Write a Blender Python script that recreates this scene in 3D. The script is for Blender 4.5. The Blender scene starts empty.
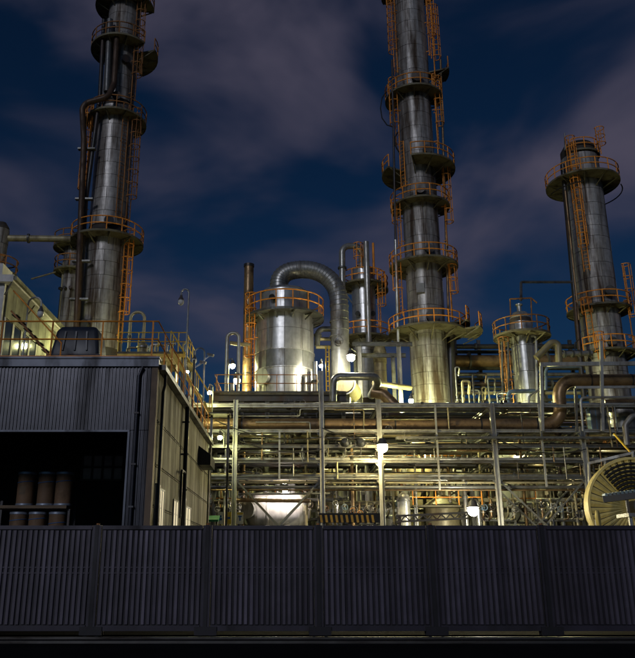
import bpy, math, random
from mathutils import Vector, Matrix

R = math.radians
random.seed(11)
sc = bpy.context.scene

# ------------------------------------------------------------------ camera
F, PX, PY = 750.0, 287.0, 329.0          # focal length and principal point of the lens (photo pixels)
PITCH = math.atan(750.0 / 2417.0)
CAMZ = 1.43
cam_data = bpy.data.cameras.new('camera')
cam = bpy.data.objects.new('camera', cam_data)
sc.collection.objects.link(cam)
cam_data.sensor_fit = 'VERTICAL'
cam_data.sensor_height = 24.0
cam_data.lens = 24.0 * F / 658.0
cam_data.shift_x = (317.5 - PX) / 658.0
cam_data.clip_end = 3000
cam.location = (0, 0, CAMZ)
cam.rotation_euler = (R(90) + PITCH, 0, 0)
sc.camera = cam

# ------------------------------------------------------------------ sky
SEED_X, SEED_Z = 9.95, 2.32
SUN_EL, SUN_AZ = 22.0, 198.0             # weak moonlight from behind the camera, left
world = bpy.data.worlds.new('World')
sc.world = world
world.use_nodes = True
wn, wl = world.node_tree.nodes, world.node_tree.links
wn.clear()
w_out = wn.new('ShaderNodeOutputWorld')
w_bg = wn.new('ShaderNodeBackground')
w_sky = wn.new('ShaderNodeTexSky')
w_sky.sky_type = 'NISHITA'
w_sky.sun_disc = False
w_sky.sun_elevation = R(SUN_EL)
w_sky.sun_rotation = R(SUN_AZ)
w_sky.altitude = 0
w_sky.air_density = 1.0
w_sky.dust_density = 0.4
w_sky.ozone_density = 4.0
w_tint = wn.new('ShaderNodeMix'); w_tint.data_type = 'RGBA'; w_tint.blend_type = 'MULTIPLY'
w_tint.inputs[0].default_value = 1.0
w_tint.inputs[7].default_value = (0.030, 0.071, 0.110, 1)
wl.new(w_sky.outputs[0], w_tint.inputs[6])
# drifting night clouds on a flat layer overhead
w_tc = wn.new('ShaderNodeTexCoord')
w_sep = wn.new('ShaderNodeSeparateXYZ'); wl.new(w_tc.outputs['Generated'], w_sep.inputs[0])
def wmath(op, a, b=None):
    n = wn.new('ShaderNodeMath'); n.operation = op
    for i, s in enumerate((a, b)):
        if s is None: continue
        if isinstance(s, (int, float)): n.inputs[i].default_value = s
        else: wl.new(s, n.inputs[i])
    return n.outputs[0]
w_map = wn.new('ShaderNodeMapping')
w_map.inputs['Rotation'].default_value = (0, R(38), 0)
w_map.inputs['Scale'].default_value = (1.0, 1.0, 2.1)
w_map.inputs['Location'].default_value = (SEED_X, 0.0, SEED_Z)
wl.new(w_tc.outputs['Generated'], w_map.inputs[0])
w_noise = wn.new('ShaderNodeTexNoise')
w_noise.inputs['Scale'].default_value = 3.0
w_noise.inputs['Detail'].default_value = 4.5
w_noise.inputs['Roughness'].default_value = 0.48
w_noise.inputs['Distortion'].default_value = 0.35
wl.new(w_map.outputs[0], w_noise.inputs['Vector'])
w_ramp = wn.new('ShaderNodeValToRGB')
w_ramp.color_ramp.interpolation = 'EASE'
w_ramp.color_ramp.elements[0].position = 0.42
w_ramp.color_ramp.elements[0].color = (0, 0, 0, 1)
w_ramp.color_ramp.elements[1].position = 0.78
w_ramp.color_ramp.elements[1].color = (1, 1, 1, 1)
wl.new(w_noise.outputs[0], w_ramp.inputs[0])
w_mix = wn.new('ShaderNodeMix'); w_mix.data_type = 'RGBA'
w_mix.inputs[7].default_value = (0.66, 0.60, 0.92, 1)
wl.new(w_ramp.outputs[0], w_mix.inputs[0])
wl.new(w_tint.outputs[2], w_mix.inputs[6])
wl.new(w_mix.outputs[2], w_bg.inputs[0])
w_bg.inputs[1].default_value = 0.10
wl.new(w_bg.outputs[0], w_out.inputs[0])

# ------------------------------------------------------------------ moon / sun lamp
sun_data = bpy.data.lights.new('moon_light', 'SUN')
sun_data.energy = 0.62
sun_data.angle = R(12)
sun_data.color = (0.86, 0.88, 1.0)
sun = bpy.data.objects.new('moon_light', sun_data)
sc.collection.objects.link(sun)
sun_az = R(SUN_AZ)
sdir = Vector((math.sin(sun_az) * math.cos(R(SUN_EL)), math.cos(sun_az) * math.cos(R(SUN_EL)), math.sin(R(SUN_EL))))
sun.rotation_euler = sdir.to_track_quat('Z', 'Y').to_euler()
sun.location = (0, -20, 60)

# ------------------------------------------------------------------ exposure / render
sc.view_settings.view_transform = 'Standard'
sc.view_settings.look = 'None'
sc.view_settings.exposure = 0.0
sc.view_settings.gamma = 1.0
sc.view_settings.use_curve_mapping = False
sc.render.engine = 'CYCLES'
sc.cycles.use_denoising = True
sc.cycles.max_bounces = 5
sc.cycles.sample_clamp_indirect = 4.0
sc.cycles.caustics_reflective = False
sc.cycles.caustics_refractive = False

# ------------------------------------------------------------------ layout helpers
CP, SP = math.cos(PITCH), math.sin(PITCH)
def P(x, y, Y):
    """world point seen at photo position (x, y) that lies Y metres away"""
    u, v = (x - PX) / F, (PY - y) / F
    t = Y / (CP - v * SP)
    return Vector((u * t, Y, CAMZ + (SP + v * CP) * t))
def zat(y, Y):
    return P(PX, y, Y).z
def xat(x, y, Y):
    return P(x, y, Y).x
def mpp(y, Y):
    v = (PY - y) / F
    return Y / (CP - v * SP) / F

# ------------------------------------------------------------------ materials
MATS = {}
def mat(name, col, rough=0.6, metal=0.0, var=0.12, dirt=None, dirt_amt=0.35, dirt_scale=(1.2, 1.2, 0.35),
        bump=0.0, bump_scale=40.0, spec=0.4, fine=0.0, dirt_lo=0.48, dirt_hi=0.66):
    m = bpy.data.materials.new(name); m.use_nodes = True
    n, l = m.node_tree.nodes, m.node_tree.links
    b = n['Principled BSDF']
    b.inputs['Roughness'].default_value = rough
    b.inputs['Metallic'].default_value = metal
    b.inputs['Specular IOR Level'].default_value = spec
    geo = n.new('ShaderNodeNewGeometry')
    mp = n.new('ShaderNodeMapping'); mp.inputs['Scale'].default_value = dirt_scale
    l.new(geo.outputs['Position'], mp.inputs[0])
    ns = n.new('ShaderNodeTexNoise'); ns.inputs['Scale'].default_value = 1.0
    ns.inputs['Detail'].default_value = 6.0; ns.inputs['Roughness'].default_value = 0.65
    l.new(mp.outputs[0], ns.inputs['Vector'])
    info = n.new('ShaderNodeObjectInfo')
    # per-object brightness
    mr = n.new('ShaderNodeMapRange')
    mr.inputs[3].default_value = 1 - var; mr.inputs[4].default_value = 1 + var
    l.new(info.outputs['Random'], mr.inputs[0])
    sc1 = n.new('ShaderNodeVectorMath'); sc1.operation = 'SCALE'
    sc1.inputs[0].default_value = col[:3]
    l.new(mr.outputs[0], sc1.inputs[3])
    last = sc1.outputs[0]
    # mid scale mottling
    n2 = n.new('ShaderNodeTexNoise'); n2.inputs['Scale'].default_value = 3.0; n2.inputs['Detail'].default_value = 5.0
    l.new(geo.outputs['Position'], n2.inputs['Vector'])
    mr2 = n.new('ShaderNodeMapRange'); mr2.inputs[1].default_value = 0.25; mr2.inputs[2].default_value = 0.75
    mr2.inputs[3].default_value = 0.78; mr2.inputs[4].default_value = 1.18
    l.new(n2.outputs[0], mr2.inputs[0])
    sc2 = n.new('ShaderNodeVectorMath'); sc2.operation = 'SCALE'
    l.new(last, sc2.inputs[0]); l.new(mr2.outputs[0], sc2.inputs[3]); last = sc2.outputs[0]
    if dirt is not None:
        rp = n.new('ShaderNodeMapRange'); rp.inputs[1].default_value = dirt_lo; rp.inputs[2].default_value = dirt_hi
        rp.inputs[3].default_value = 0.0; rp.inputs[4].default_value = dirt_amt
        l.new(ns.outputs[0], rp.inputs[0])
        mx = n.new('ShaderNodeMix'); mx.data_type = 'RGBA'
        mx.inputs[7].default_value = (*dirt, 1)
        l.new(rp.outputs[0], mx.inputs[0]); l.new(last, mx.inputs[6]); last = mx.outputs[2]
        rr = n.new('ShaderNodeMapRange'); rr.inputs[3].default_value = rough; rr.inputs[4].default_value = min(1, rough + 0.3)
        l.new(rp.outputs[0], rr.inputs[0]); l.new(rr.outputs[0], b.inputs['Roughness'])
    l.new(last, b.inputs['Base Color'])
    if bump > 0:
        nb = n.new('ShaderNodeTexNoise'); nb.inputs['Scale'].default_value = bump_scale; nb.inputs['Detail'].default_value = 4
        l.new(geo.outputs['Position'], nb.inputs['Vector'])
        bp = n.new('ShaderNodeBump'); bp.inputs['Strength'].default_value = bump; bp.inputs['Distance'].default_value = 0.03
        l.new(nb.outputs[0], bp.inputs['Height']); l.new(bp.outputs[0], b.inputs['Normal'])
    MATS[name] = m
    return m
def emit(name, col, strength):
    m = bpy.data.materials.new(name); m.use_nodes = True
    n, l = m.node_tree.nodes, m.node_tree.links
    n.clear()
    o = n.new('ShaderNodeOutputMaterial'); e = n.new('ShaderNodeEmission')
    e.inputs[0].default_value = (*col, 1); e.inputs[1].default_value = strength
    l.new(e.outputs[0], o.inputs[0])
    MATS[name] = m
    return m

RUST = (0.10, 0.045, 0.02)
SOOT = (0.035, 0.032, 0.03)
mat('tower_steel', (0.40, 0.385, 0.36), 0.44, 0.42, 0.06, (0.050, 0.030, 0.017), 0.97, (1.5, 1.5, 0.12), bump=0.4, bump_scale=3.5, dirt_lo=0.40, dirt_hi=0.62)
mat('tower_core', (0.05, 0.045, 0.04), 0.8, 0.2, 0.0, RUST, 0.5)
mat('tank_steel', (0.46, 0.46, 0.44), 0.34, 0.65, 0.05, (0.10, 0.085, 0.07), 0.8, (1.8, 1.8, 0.10), bump=0.16, bump_scale=4)
mat('vessel_white', (0.62, 0.60, 0.57), 0.40, 0.1, 0.05, (0.2, 0.16, 0.12), 0.5)
mat('vessel_dark', (0.13, 0.13, 0.12), 0.5, 0.4, 0.1, RUST, 0.6)
mat('duct_steel', (0.30, 0.30, 0.285), 0.36, 0.65, 0.1, (0.06, 0.05, 0.04), 0.8, (1.8, 1.8, 0.3), bump=0.15, bump_scale=5)
mat('pipe_grey', (0.20, 0.205, 0.20), 0.34, 0.55, 0.3, (0.05, 0.035, 0.025), 0.75, bump=0.1, bump_scale=8)
mat('pipe_light', (0.36, 0.36, 0.335), 0.30, 0.5, 0.25, (0.09, 0.065, 0.045), 0.65, bump=0.1, bump_scale=8)
mat('pipe_cream', (0.27, 0.235, 0.135), 0.42, 0.15, 0.3, (0.07, 0.05, 0.03), 0.75, bump=0.1, bump_scale=8)
mat('pipe_dark', (0.045, 0.045, 0.045), 0.38, 0.5, 0.25, RUST, 0.5)
mat('pipe_rust', (0.25, 0.165, 0.085), 0.36, 0.5, 0.15, (0.05, 0.028, 0.015), 0.85, (1.5, 1.5, 1.5), bump=0.2, bump_scale=9)
mat('pipe_brown', (0.085, 0.052, 0.032), 0.5, 0.3, 0.15, (0.025, 0.015, 0.01), 0.85, (1.5, 1.5, 0.6))
mat('pipe_blue', (0.12, 0.18, 0.24), 0.5, 0.2, 0.15, RUST, 0.3)
mat('rail_orange', (0.80, 0.29, 0.03), 0.5, 0.0, 0.15, (0.20, 0.07, 0.02), 0.6)
mat('rail_yellow', (0.72, 0.46, 0.03), 0.5, 0.0, 0.12, (0.2, 0.1, 0.02), 0.5)
mat('rail_rust_dulled', (0.34, 0.15, 0.045), 0.65, 0.1, 0.15, (0.08, 0.035, 0.015), 0.7)
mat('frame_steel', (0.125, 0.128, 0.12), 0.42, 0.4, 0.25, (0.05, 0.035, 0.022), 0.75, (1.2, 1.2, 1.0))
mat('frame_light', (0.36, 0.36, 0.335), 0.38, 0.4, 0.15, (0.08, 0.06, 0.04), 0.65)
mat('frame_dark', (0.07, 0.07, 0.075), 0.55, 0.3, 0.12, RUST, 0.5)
mat('deck_steel', (0.15, 0.135, 0.085), 0.7, 0.2, 0.2, (0.035, 0.022, 0.012), 0.85, (1.5, 1.5, 1.5))
mat('cladding_dark', (0.046, 0.046, 0.056), 0.32, 0.4, 0.06, (0.018, 0.016, 0.016), 0.7, (1.8, 1.8, 0.12))
mat('fascia_blue', (0.115, 0.125, 0.155), 0.45, 0.3, 0.05, (0.04, 0.035, 0.03), 0.6)
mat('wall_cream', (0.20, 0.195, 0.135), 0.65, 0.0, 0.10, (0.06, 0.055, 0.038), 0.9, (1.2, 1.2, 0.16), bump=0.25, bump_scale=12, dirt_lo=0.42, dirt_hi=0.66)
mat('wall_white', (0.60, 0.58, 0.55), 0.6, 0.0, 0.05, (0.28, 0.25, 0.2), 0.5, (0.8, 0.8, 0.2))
mat('trim_brown', (0.15, 0.10, 0.06), 0.6, 0.1, 0.1, SOOT, 0.5)
mat('gate_paint', (0.104, 0.090, 0.118), 0.36, 0.25, 0.30, (0.030, 0.024, 0.030), 0.85, (0.7, 0.7, 0.25), dirt_lo=0.40, dirt_hi=0.70)
mat('gate_frame_paint', (0.044, 0.038, 0.052), 0.42, 0.2, 0.12, (0.014, 0.012, 0.014), 0.8)
mat('black_plastic', (0.012, 0.013, 0.016), 0.38, 0.0, 0.05, (0.03, 0.03, 0.03), 0.4)
mat('black_rubber', (0.012, 0.012, 0.012), 0.75, 0.0, 0.05)
mat('tank_plastic', (0.018, 0.024, 0.036), 0.4, 0.0, 0.05, (0.05, 0.05, 0.05), 0.4)
mat('asphalt', (0.010, 0.010, 0.011), 0.9, 0.0, 0.0, (0.006, 0.006, 0.006), 0.8, (0.6, 0.6, 0.6), bump=0.8, bump_scale=40, spec=0.05)
mat('gate_post_gap_shade', (0.016, 0.014, 0.018), 0.5, 0.1, 0.1, (0.008, 0.007, 0.007), 0.7)
mat('concrete', (0.20, 0.195, 0.18), 0.85, 0.0, 0.05, (0.09, 0.085, 0.075), 0.6, (0.7, 0.7, 0.7), bump=0.4, bump_scale=35)
mat('rail_polished', (0.10, 0.095, 0.09), 0.45, 0.8, 0.0, (0.02, 0.013, 0.008), 0.8, (0.5, 4, 4))
mat('pane_sky_tint', (0.55, 0.57, 0.66), 0.5)  # pale bluish panes: faint sky light put into their colour
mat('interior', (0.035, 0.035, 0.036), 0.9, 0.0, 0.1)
mat('drum_fibre', (0.15, 0.09, 0.05), 0.7, 0.0, 0.18, (0.07, 0.045, 0.025), 0.7, (2.5, 2.5, 1.5))
mat('drum_lid', (0.30, 0.34, 0.42), 0.4, 0.5, 0.1, RUST, 0.3)
mat('strap_blue', (0.03, 0.12, 0.32), 0.5)
mat('wood', (0.17, 0.12, 0.075), 0.8, 0.0, 0.15, SOOT, 0.4, (1, 8, 8))
mat('glass_dark', (0.03, 0.035, 0.045), 0.12, 0.0, 0.1, spec=0.7)
mat('lamp_glass', (0.62, 0.62, 0.58), 0.2, 0.0, 0.0, spec=0.6)
mat('reel_cream', (0.62, 0.52, 0.20), 0.5, 0.1, 0.04, (0.2, 0.14, 0.06), 0.5)
mat('sign_white', (0.70, 0.70, 0.66), 0.5)
mat('sign_yellow', (0.72, 0.52, 0.06), 0.5)
mat('sign_blue', (0.02, 0.11, 0.42), 0.5)
mat('sign_green', (0.01, 0.14, 0.06), 0.5)
mat('stripe_yellow', (0.60, 0.33, 0.04), 0.55, 0, 0.1, SOOT, 0.4)
mat('backing_dark', (0.022, 0.022, 0.02), 0.7, 0.1, 0.1, RUST, 0.3)
LCOL = {'warm': (1.0, 0.83, 0.38), 'green': (0.93, 0.93, 0.40), 'white': (1.0, 0.93, 0.68), 'pink': (1.0, 0.88, 0.80)}
emit('window_glow', (1.0, 0.86, 0.55), 0.8)

# ------------------------------------------------------------------ mesh helpers
def frame_of(d):
    d = d.normalized()
    up = Vector((0, 0, 1)) if abs(d.z) < 0.95 else Vector((1, 0, 0))
    s = d.cross(up).normalized()
    return d, s, s.cross(d).normalized()
class MB:
    def __init__(self):
        self.v, self.f, self.s = [], [], []
    def add(self, vs, fs, smooth=False):
        o = len(self.v)
        self.v += [tuple(p) for p in vs]
        for f in fs:
            self.f.append(tuple(o + i for i in f)); self.s.append(smooth)
        return self
    def box(self, x0, x1, y0, y1, z0, z1):
        vs = [(x, y, z) for z in (z0, z1) for y in (y0, y1) for x in (x0, x1)]
        return self.add(vs, [(0, 2, 3, 1), (4, 5, 7, 6), (0, 1, 5, 4), (2, 6, 7, 3), (0, 4, 6, 2), (1, 3, 7, 5)])
    def bar(self, a, b, w, h, up=None):
        a, b = Vector(a), Vector(b)
        d, s, u = frame_of(b - a)
        vs = [p + s * sx * w / 2 + u * sz * h / 2 for p in (a, b) for sz in (-1, 1) for sx in (-1, 1)]
        return self.add(vs, [(0, 1, 3, 2), (4, 6, 7, 5), (0, 4, 5, 1), (2, 3, 7, 6), (0, 2, 6, 4), (1, 5, 7, 3)])
    def ibeam(self, a, b, w, h, t=0.025):
        a, b = Vector(a), Vector(b)
        d, s, u = frame_of(b - a)
        e = u * (h / 2 - t / 2)
        self.bar(a + e, b + e, w, t); self.bar(a - e, b - e, w, t)
        return self.bar(a + d * 0.002, b - d * 0.002, t, h - 2 * t)
    def cyl(self, a, b, r, n=12, r2=None, caps=True):
        a, b = Vector(a), Vector(b); r2 = r if r2 is None else r2
        d, s, u = frame_of(b - a)
        ang = [2 * math.pi * i / n for i in range(n)]
        va = [a + (s * math.cos(t) + u * math.sin(t)) * r for t in ang]
        vb = [b + (s * math.cos(t) + u * math.sin(t)) * r2 for t in ang]
        self.add(va + vb, [(i, n + i, n + (i + 1) % n, (i + 1) % n) for i in range(n)], True)
        if caps:
            self.add(va, [tuple(range(n))]); self.add(vb, [tuple(reversed(range(n)))])
        return self
    def tube(self, pts, r, n=8, closed=False, caps=True):
        pts = [Vector(p) for p in pts]; m = len(pts)
        rings = []; s = None
        for i, p in enumerate(pts):
            if closed: d = pts[(i + 1) % m] - pts[i - 1]
            else: d = pts[min(i + 1, m - 1)] - pts[max(i - 1, 0)]
            d.normalize()
            if s is None: _, s, u = frame_of(d)
            else:
                s = (s - d * s.dot(d)).normalized(); u = s.cross(d).normalized()
            rr = r[i] if isinstance(r, (list, tuple)) else r
            rings.append([p + (s * math.cos(2 * math.pi * k / n) + u * math.sin(2 * math.pi * k / n)) * rr for k in range(n)])
        vs = [q for g in rings for q in g]
        fs = []
        for i in range(m if closed else m - 1):
            j = (i + 1) % m
            fs += [(i * n + k, j * n + k, j * n + (k + 1) % n, i * n + (k + 1) % n) for k in range(n)]
        self.add(vs, fs, True)
        if caps and not closed:
            self.add(rings[0], [tuple(range(n))]); self.add(rings[-1], [tuple(reversed(range(n)))])
        return self
    def pipe(self, pts, r, bend=None, n=10, seg=6):
        return self.tube(fillet(pts, bend if bend else r * 3, seg), r, n)
    def arc(self, c, r, a0, a1, t, n=6, step=8.0):
        k = max(3, int(abs(a1 - a0) / step))
        pts = [polar(c, r, a0 + (a1 - a0) * i / k) for i in range(k + 1)]
        if abs(a1 - a0) >= 359.9: return self.tube(pts[:-1], t, n, closed=True)
        return self.tube(pts, t, n)
    def sector(self, c, r0, r1, a0, a1, z0, z1, step=9.0):
        k = max(3, int(abs(a1 - a0) / step)); vs = []; fs = []
        for i in range(k + 1):
            a = a0 + (a1 - a0) * i / k
            for r, z in ((r0, z0), (r1, z0), (r1, z1), (r0, z1)):
                q = polar(c, r, a); vs.append((q.x, q.y, z))
        for i in range(k):
            b = i * 4
            for j in range(4):
                fs.append((b + j, b + (j + 1) % 4, b + 4 + (j + 1) % 4, b + 4 + j))
        if abs(a1 - a0) < 359.9:
            fs += [(3, 2, 1, 0), (k * 4, k * 4 + 1, k * 4 + 2, k * 4 + 3)]
        return self.add(vs, fs)
    def lathe(self, prof, c=(0, 0, 0), n=32, axis=None):
        """prof: (r, h) pairs along axis (default z) from c"""
        c = Vector(c)
        d = Vector(axis).normalized() if axis else Vector((0, 0, 1))
        if axis: _, s, u = frame_of(d)
        else: s, u = Vector((1, 0, 0)), Vector((0, 1, 0))
        for (r0, h0), (r1, h1) in zip(prof[:-1], prof[1:]):
            vs = []
            for r, h in ((r0, h0), (r1, h1)):
                vs += [c + d * h + (s * math.cos(2 * math.pi * i / n) + u * math.sin(2 * math.pi * i / n)) * max(r, 1e-4) for i in range(n)]
            self.add(vs, [(i, (i + 1) % n, n + (i + 1) % n, n + i) for i in range(n)], True)
        return self
    def ball(self, c, r, n=10, m=6, sz=1.0):
        prof = [(r * math.sin(math.pi * i / m), -r * sz * math.cos(math.pi * i / m)) for i in range(m + 1)]
        return self.lathe(prof, c, n)
    def mesh(self, name, off=(0, 0, 0)):
        me = bpy.data.meshes.new(name)
        ox, oy, oz = off
        me.from_pydata([(x - ox, y - oy, z - oz) for x, y, z in self.v], [], self.f)
        me.polygons.foreach_set('use_smooth', self.s)
        me.update()
        return me
def polar(c, r, a):
    """angle 0 faces the camera (-Y), positive to the right"""
    return Vector((c[0] + r * math.sin(R(a)), c[1] - r * math.cos(R(a)), c[2]))
def fillet(pts, bend, seg=6):
    pts = [Vector(p) for p in pts]
    out = [pts[0]]
    for i in range(1, len(pts) - 1):
        p, a, b = pts[i], pts[i - 1], pts[i + 1]
        da, db = (a - p), (b - p)
        la, lb = da.length, db.length
        da.normalize(); db.normalize()
        th = da.angle(db)
        if th > 3.1: out.append(p); continue
        t = min(bend / math.tan(th / 2), la * 0.49, lb * 0.49)
        rr = t * math.tan(th / 2)
        cdir = (da + db).normalized()
        cen = p + cdir * (rr / math.sin(th / 2))
        s0 = p + da * t - cen; s1 = p + db * t - cen
        tot = s0.angle(s1)
        for k in range(seg + 1):
            f = k / seg
            q = (s0 * math.sin((1 - f) * tot) + s1 * math.sin(f * tot)) / math.sin(tot)
            out.append(cen + q)
    out.append(pts[-1])
    return out

ORG = {}
COL = sc.collection
def link(o, parent, world):
    COL.objects.link(o)
    if parent is not None:
        o.parent = parent
        o.location = Vector(world) - ORG[parent.name]
    else:
        o.location = world
    ORG[o.name] = Vector(world)
    return o
def tag(o, label=None, cat=None, group=None, kind=None):
    if label: o['label'] = label
    if cat: o['category'] = cat
    if group: o['group'] = group
    if kind: o['kind'] = kind
    return o
def thing(name, label, cat, loc, group=None):
    o = bpy.data.objects.new(name, None)
    o.empty_display_size = 0.3
    link(o, None, loc)
    return tag(o, label, cat, group)
def build(name, mb, m, parent=None, org=None, label=None, cat=None, group=None, kind=None):
    """one mesh object from world-space geometry"""
    if org is None: org = ORG[parent.name] if parent is not None else Vector((0, 0, 0))
    me = mb.mesh(name, org)
    me.materials.append(MATS[m])
    o = bpy.data.objects.new(name, me)
    link(o, parent, org)
    return tag(o, label, cat, group, kind)
CACHE = {}
def shared(key, m, fn):
    k = (key, m)
    if k not in CACHE:
        mb = MB(); fn(mb)
        me = mb.mesh(str(key[0])); me.materials.append(MATS[m]); CACHE[k] = me
    return CACHE[k]
def inst(name, me, parent, loc, rz=0.0, rot=None):
    o = bpy.data.objects.new(name, me)
    link(o, parent, loc)
    o.rotation_euler = rot if rot is not None else (0, 0, rz)
    return o

# ------------------------------------------------------------------ shared builders
def rails(parent, pts, m='rail_orange', h=1.1, t=0.046, spacing=1.15, closed=False, toe=True):
    """guard rail along a polyline of deck-edge points: top_rail, mid_rail, toe_board and each post"""
    pts = [Vector(p) for p in pts]
    up = Vector((0, 0, h))
    for nm, k in (('top_rail', 1.0), ('mid_rail', 0.52)):
        mb = MB(); q = [p + up * k for p in pts]
        if closed: mb.tube(q, t, 6, closed=True)
        else: mb.tube(q, t, 6)
        build(nm, mb, m, parent)
    post = shared(('post', round(h, 2), t), m, lambda b: b.cyl((0, 0, 0), (0, 0, h), t, 6))
    seq = pts + ([pts[0]] if closed else [])
    total = sum((b - a).length for a, b in zip(seq[:-1], seq[1:]))
    cnt = max(1, round(total / spacing)); step = total / cnt
    want = [i * step for i in range(cnt + (0 if closed else 1))]
    acc = 0.0; wi = 0
    for a, b in zip(seq[:-1], seq[1:]):
        L = (b - a).length
        while wi < len(want) and want[wi] <= acc + L + 1e-4:
            f = (want[wi] - acc) / L if L > 0 else 0
            inst('post', post, parent, a.lerp(b, min(1, max(0, f)))); wi += 1
        acc += L
def arcpts(c, r, a0, a1, step=9.0):
    k = max(2, int(abs(a1 - a0) / step))
    return [polar(c, r, a0 + (a1 - a0) * i / k) for i in range(k + 1)]
def platform(tower, z, r0, r1, a0=-180, a1=180, m='rail_orange', deck='deck_steel', nb=None, rail=True, rail_a=None, rh=1.1):
    """ring platform round a tower: deck > brackets, posts, rails"""
    c = ORG[tower.name]; c = Vector((c.x, c.y, z))
    mb = MB().sector(c, r0, r1, a0, a1, z - 0.05, z)
    mb.sector(c, r1 - 0.03, r1 + 0.012, a0, a1, z - 0.09, z + 0.07)
    p = build('platform', mb, deck, tower, org=c)
    span = a1 - a0
    nb = max(2, int((nb or span / 30) * 0.75))
    w = r1 - r0
    br = shared(('bracket', round(w, 2), round(r0, 2)), deck, lambda b: (
        b.bar((0, -r0 + 0.02, -0.06), (0, -r1 + 0.05, -0.06), 0.07, 0.12),
        b.bar((0, -r0 + 0.02, -0.06 - w * 0.5), (0, -r1 + 0.18, -0.12), 0.07, 0.08)))
    full = span >= 359
    for i in range(nb if full else nb + 1):
        a = a0 + span * (i + (0.5 if full else 0)) / nb
        if not full: a = min(max(a, a0 + 1), a1 - 1)
        inst('bracket', br, p, c, R(a))
    if rail:
        b0, b1 = rail_a or (a0, a1)
        if b1 - b0 >= 359: rails(p, arcpts(c, r1 - 0.03, b0, b1)[:-1], m, h=rh, closed=True)
        else: rails(p, arcpts(c, r1 - 0.03, b0, b1), m, h=rh)
    return p
def ladder(tower, a, r, z0, z1, m='rail_orange', cage=True, cage_from=2.2, w=0.46, c=None):
    """caged ladder on a tower: stiles, rungs, hoops, bars"""
    c = Vector(c) if c is not None else ORG[tower.name]
    c = Vector((c.x, c.y, 0))
    out = (polar((0, 0, 0), 1, a)); side = Vector((math.cos(R(a)), math.sin(R(a)), 0))
    base = c + out * r + Vector((0, 0, z0)); H = z1 - z0
    g = MB()
    n = int(H / 0.32)
    for i in range(n):
        q = base + Vector((0, 0, 0.2 + i * 0.32)); g.cyl(q - side * w / 2, q + side * w / 2, 0.018, 5, caps=False)
    for i in range(max(1, int(H / 3))):
        q = base + Vector((0, 0, 0.5 + i * 3.0))
        for s in (-1, 1): g.bar(q + side * s * w / 2 - out * 0.0, q + side * s * w / 2 - out * 0.28, 0.05, 0.05)
    lad = build('ladder', g, m, tower, org=base, kind='stuff')
    for s in (-1, 1):
        build('stile', MB().cyl(base + side * s * w / 2, base + side * s * w / 2 + Vector((0, 0, H)), 0.042, 6), m, lad)
    if cage:
        rc = 0.40; hz = z0 + cage_from
        hoop = shared(('hoop', rc), m, lambda b: b.tube([(rc * math.sin(R(t)), -0.30 - rc * math.cos(R(t)) * 1.05 + 0.12, 0) for t in range(-125, 126, 25)], 0.040, 5))
        k = max(2, int((z1 - hz) / 0.95))
        for i in range(k + 1):
            zz = hz + (z1 - hz) * i / k
            inst('cage_hoop', hoop, lad, Vector((base.x, base.y, zz)), R(a))
        for t in (-100, -50, 0, 50, 100):
            q = Vector((rc * math.sin(R(t)), -0.30 - rc * math.cos(R(t)) * 1.05 + 0.12, 0))
            q = base + side * q.x - out * q.y
            build('cage_bar', MB().cyl((q.x, q.y, hz), (q.x, q.y, z1), 0.030, 5), m, lad)
    return lad
def panel_mesh(r, h, dth, m):
    key = ('panel', round(r, 3), round(h, 3), round(dth, 2))
    def fn(b):
        n = 5; hd = R(dth) / 2
        g = 0.015
        def ring(rr, z, sh=0): return [(rr * math.sin(-hd + g / r + (2 * hd - 2 * g / r) * i / n), -rr * math.cos(-hd + g / r + (2 * hd - 2 * g / r) * i / n), z) for i in range(n + 1)]
        z0, z1 = g, h - g
        lo, hi = ring(r, z0), ring(r, z1)
        b.add(lo + hi, [(i, i + 1, n + 2 + i, n + 1 + i) for i in range(n)], True)
        li, hi2 = ring(r - 0.05, z0), ring(r - 0.05, z1)
        b.add(li + lo, [(i, i + 1, n + 2 + i, n + 1 + i) for i in range(n)])
        b.add(hi + hi2, [(i, i + 1, n + 2 + i, n + 1 + i) for i in range(n)])
        b.add([lo[0], hi[0], hi2[0], li[0]], [(0, 1, 2, 3)]); b.add([lo[-1], li[-1], hi2[-1], hi[-1]], [(0, 1, 2, 3)])
    return shared(key, m, fn)
def clad(tower, shell, r, z0, z1, ch, npan, m='tower_steel', a_vis=115, bandr=None):
    """cladding plates on a shell, each plate its own piece (the half that faces the photograph and the sides)"""
    c = ORG[tower.name]
    d = 360.0 / npan
    z = z0; i = 0
    while z < z1 - 0.05:
        h = ch * random.choice((0.82, 1.0, 1.0, 1.14))
        if z + h > z1 - 0.3 * ch: h = z1 - z
        h = round(h, 3)
        me = panel_mesh(r, h, d, m)
        off = random.uniform(0, d)
        for j in range(npan):
            a = -180 + off + j * d
            a = (a + 180) % 360 - 180
            if abs(a) > a_vis: continue
            o = inst('panel', me, shell, Vector((c.x, c.y, z)), R(a))
            o.scale = (1 + random.uniform(0, 0.010),) * 2 + (1,)
        z += h; i += 1
ORD = ['first', 'second', 'third', 'fourth', 'fifth', 'sixth', 'seventh', 'eighth', 'ninth', 'tenth', 'eleventh', 'twelfth',
       'thirteenth', 'fourteenth', 'fifteenth', 'sixteenth', 'seventeenth', 'eighteenth', 'nineteenth', 'twentieth',
       'twenty-first', 'twenty-second', 'twenty-third', 'twenty-fourth', 'twenty-fifth', 'twenty-sixth', 'twenty-seventh',
       'twenty-eighth', 'twenty-ninth', 'thirtieth']
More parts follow.
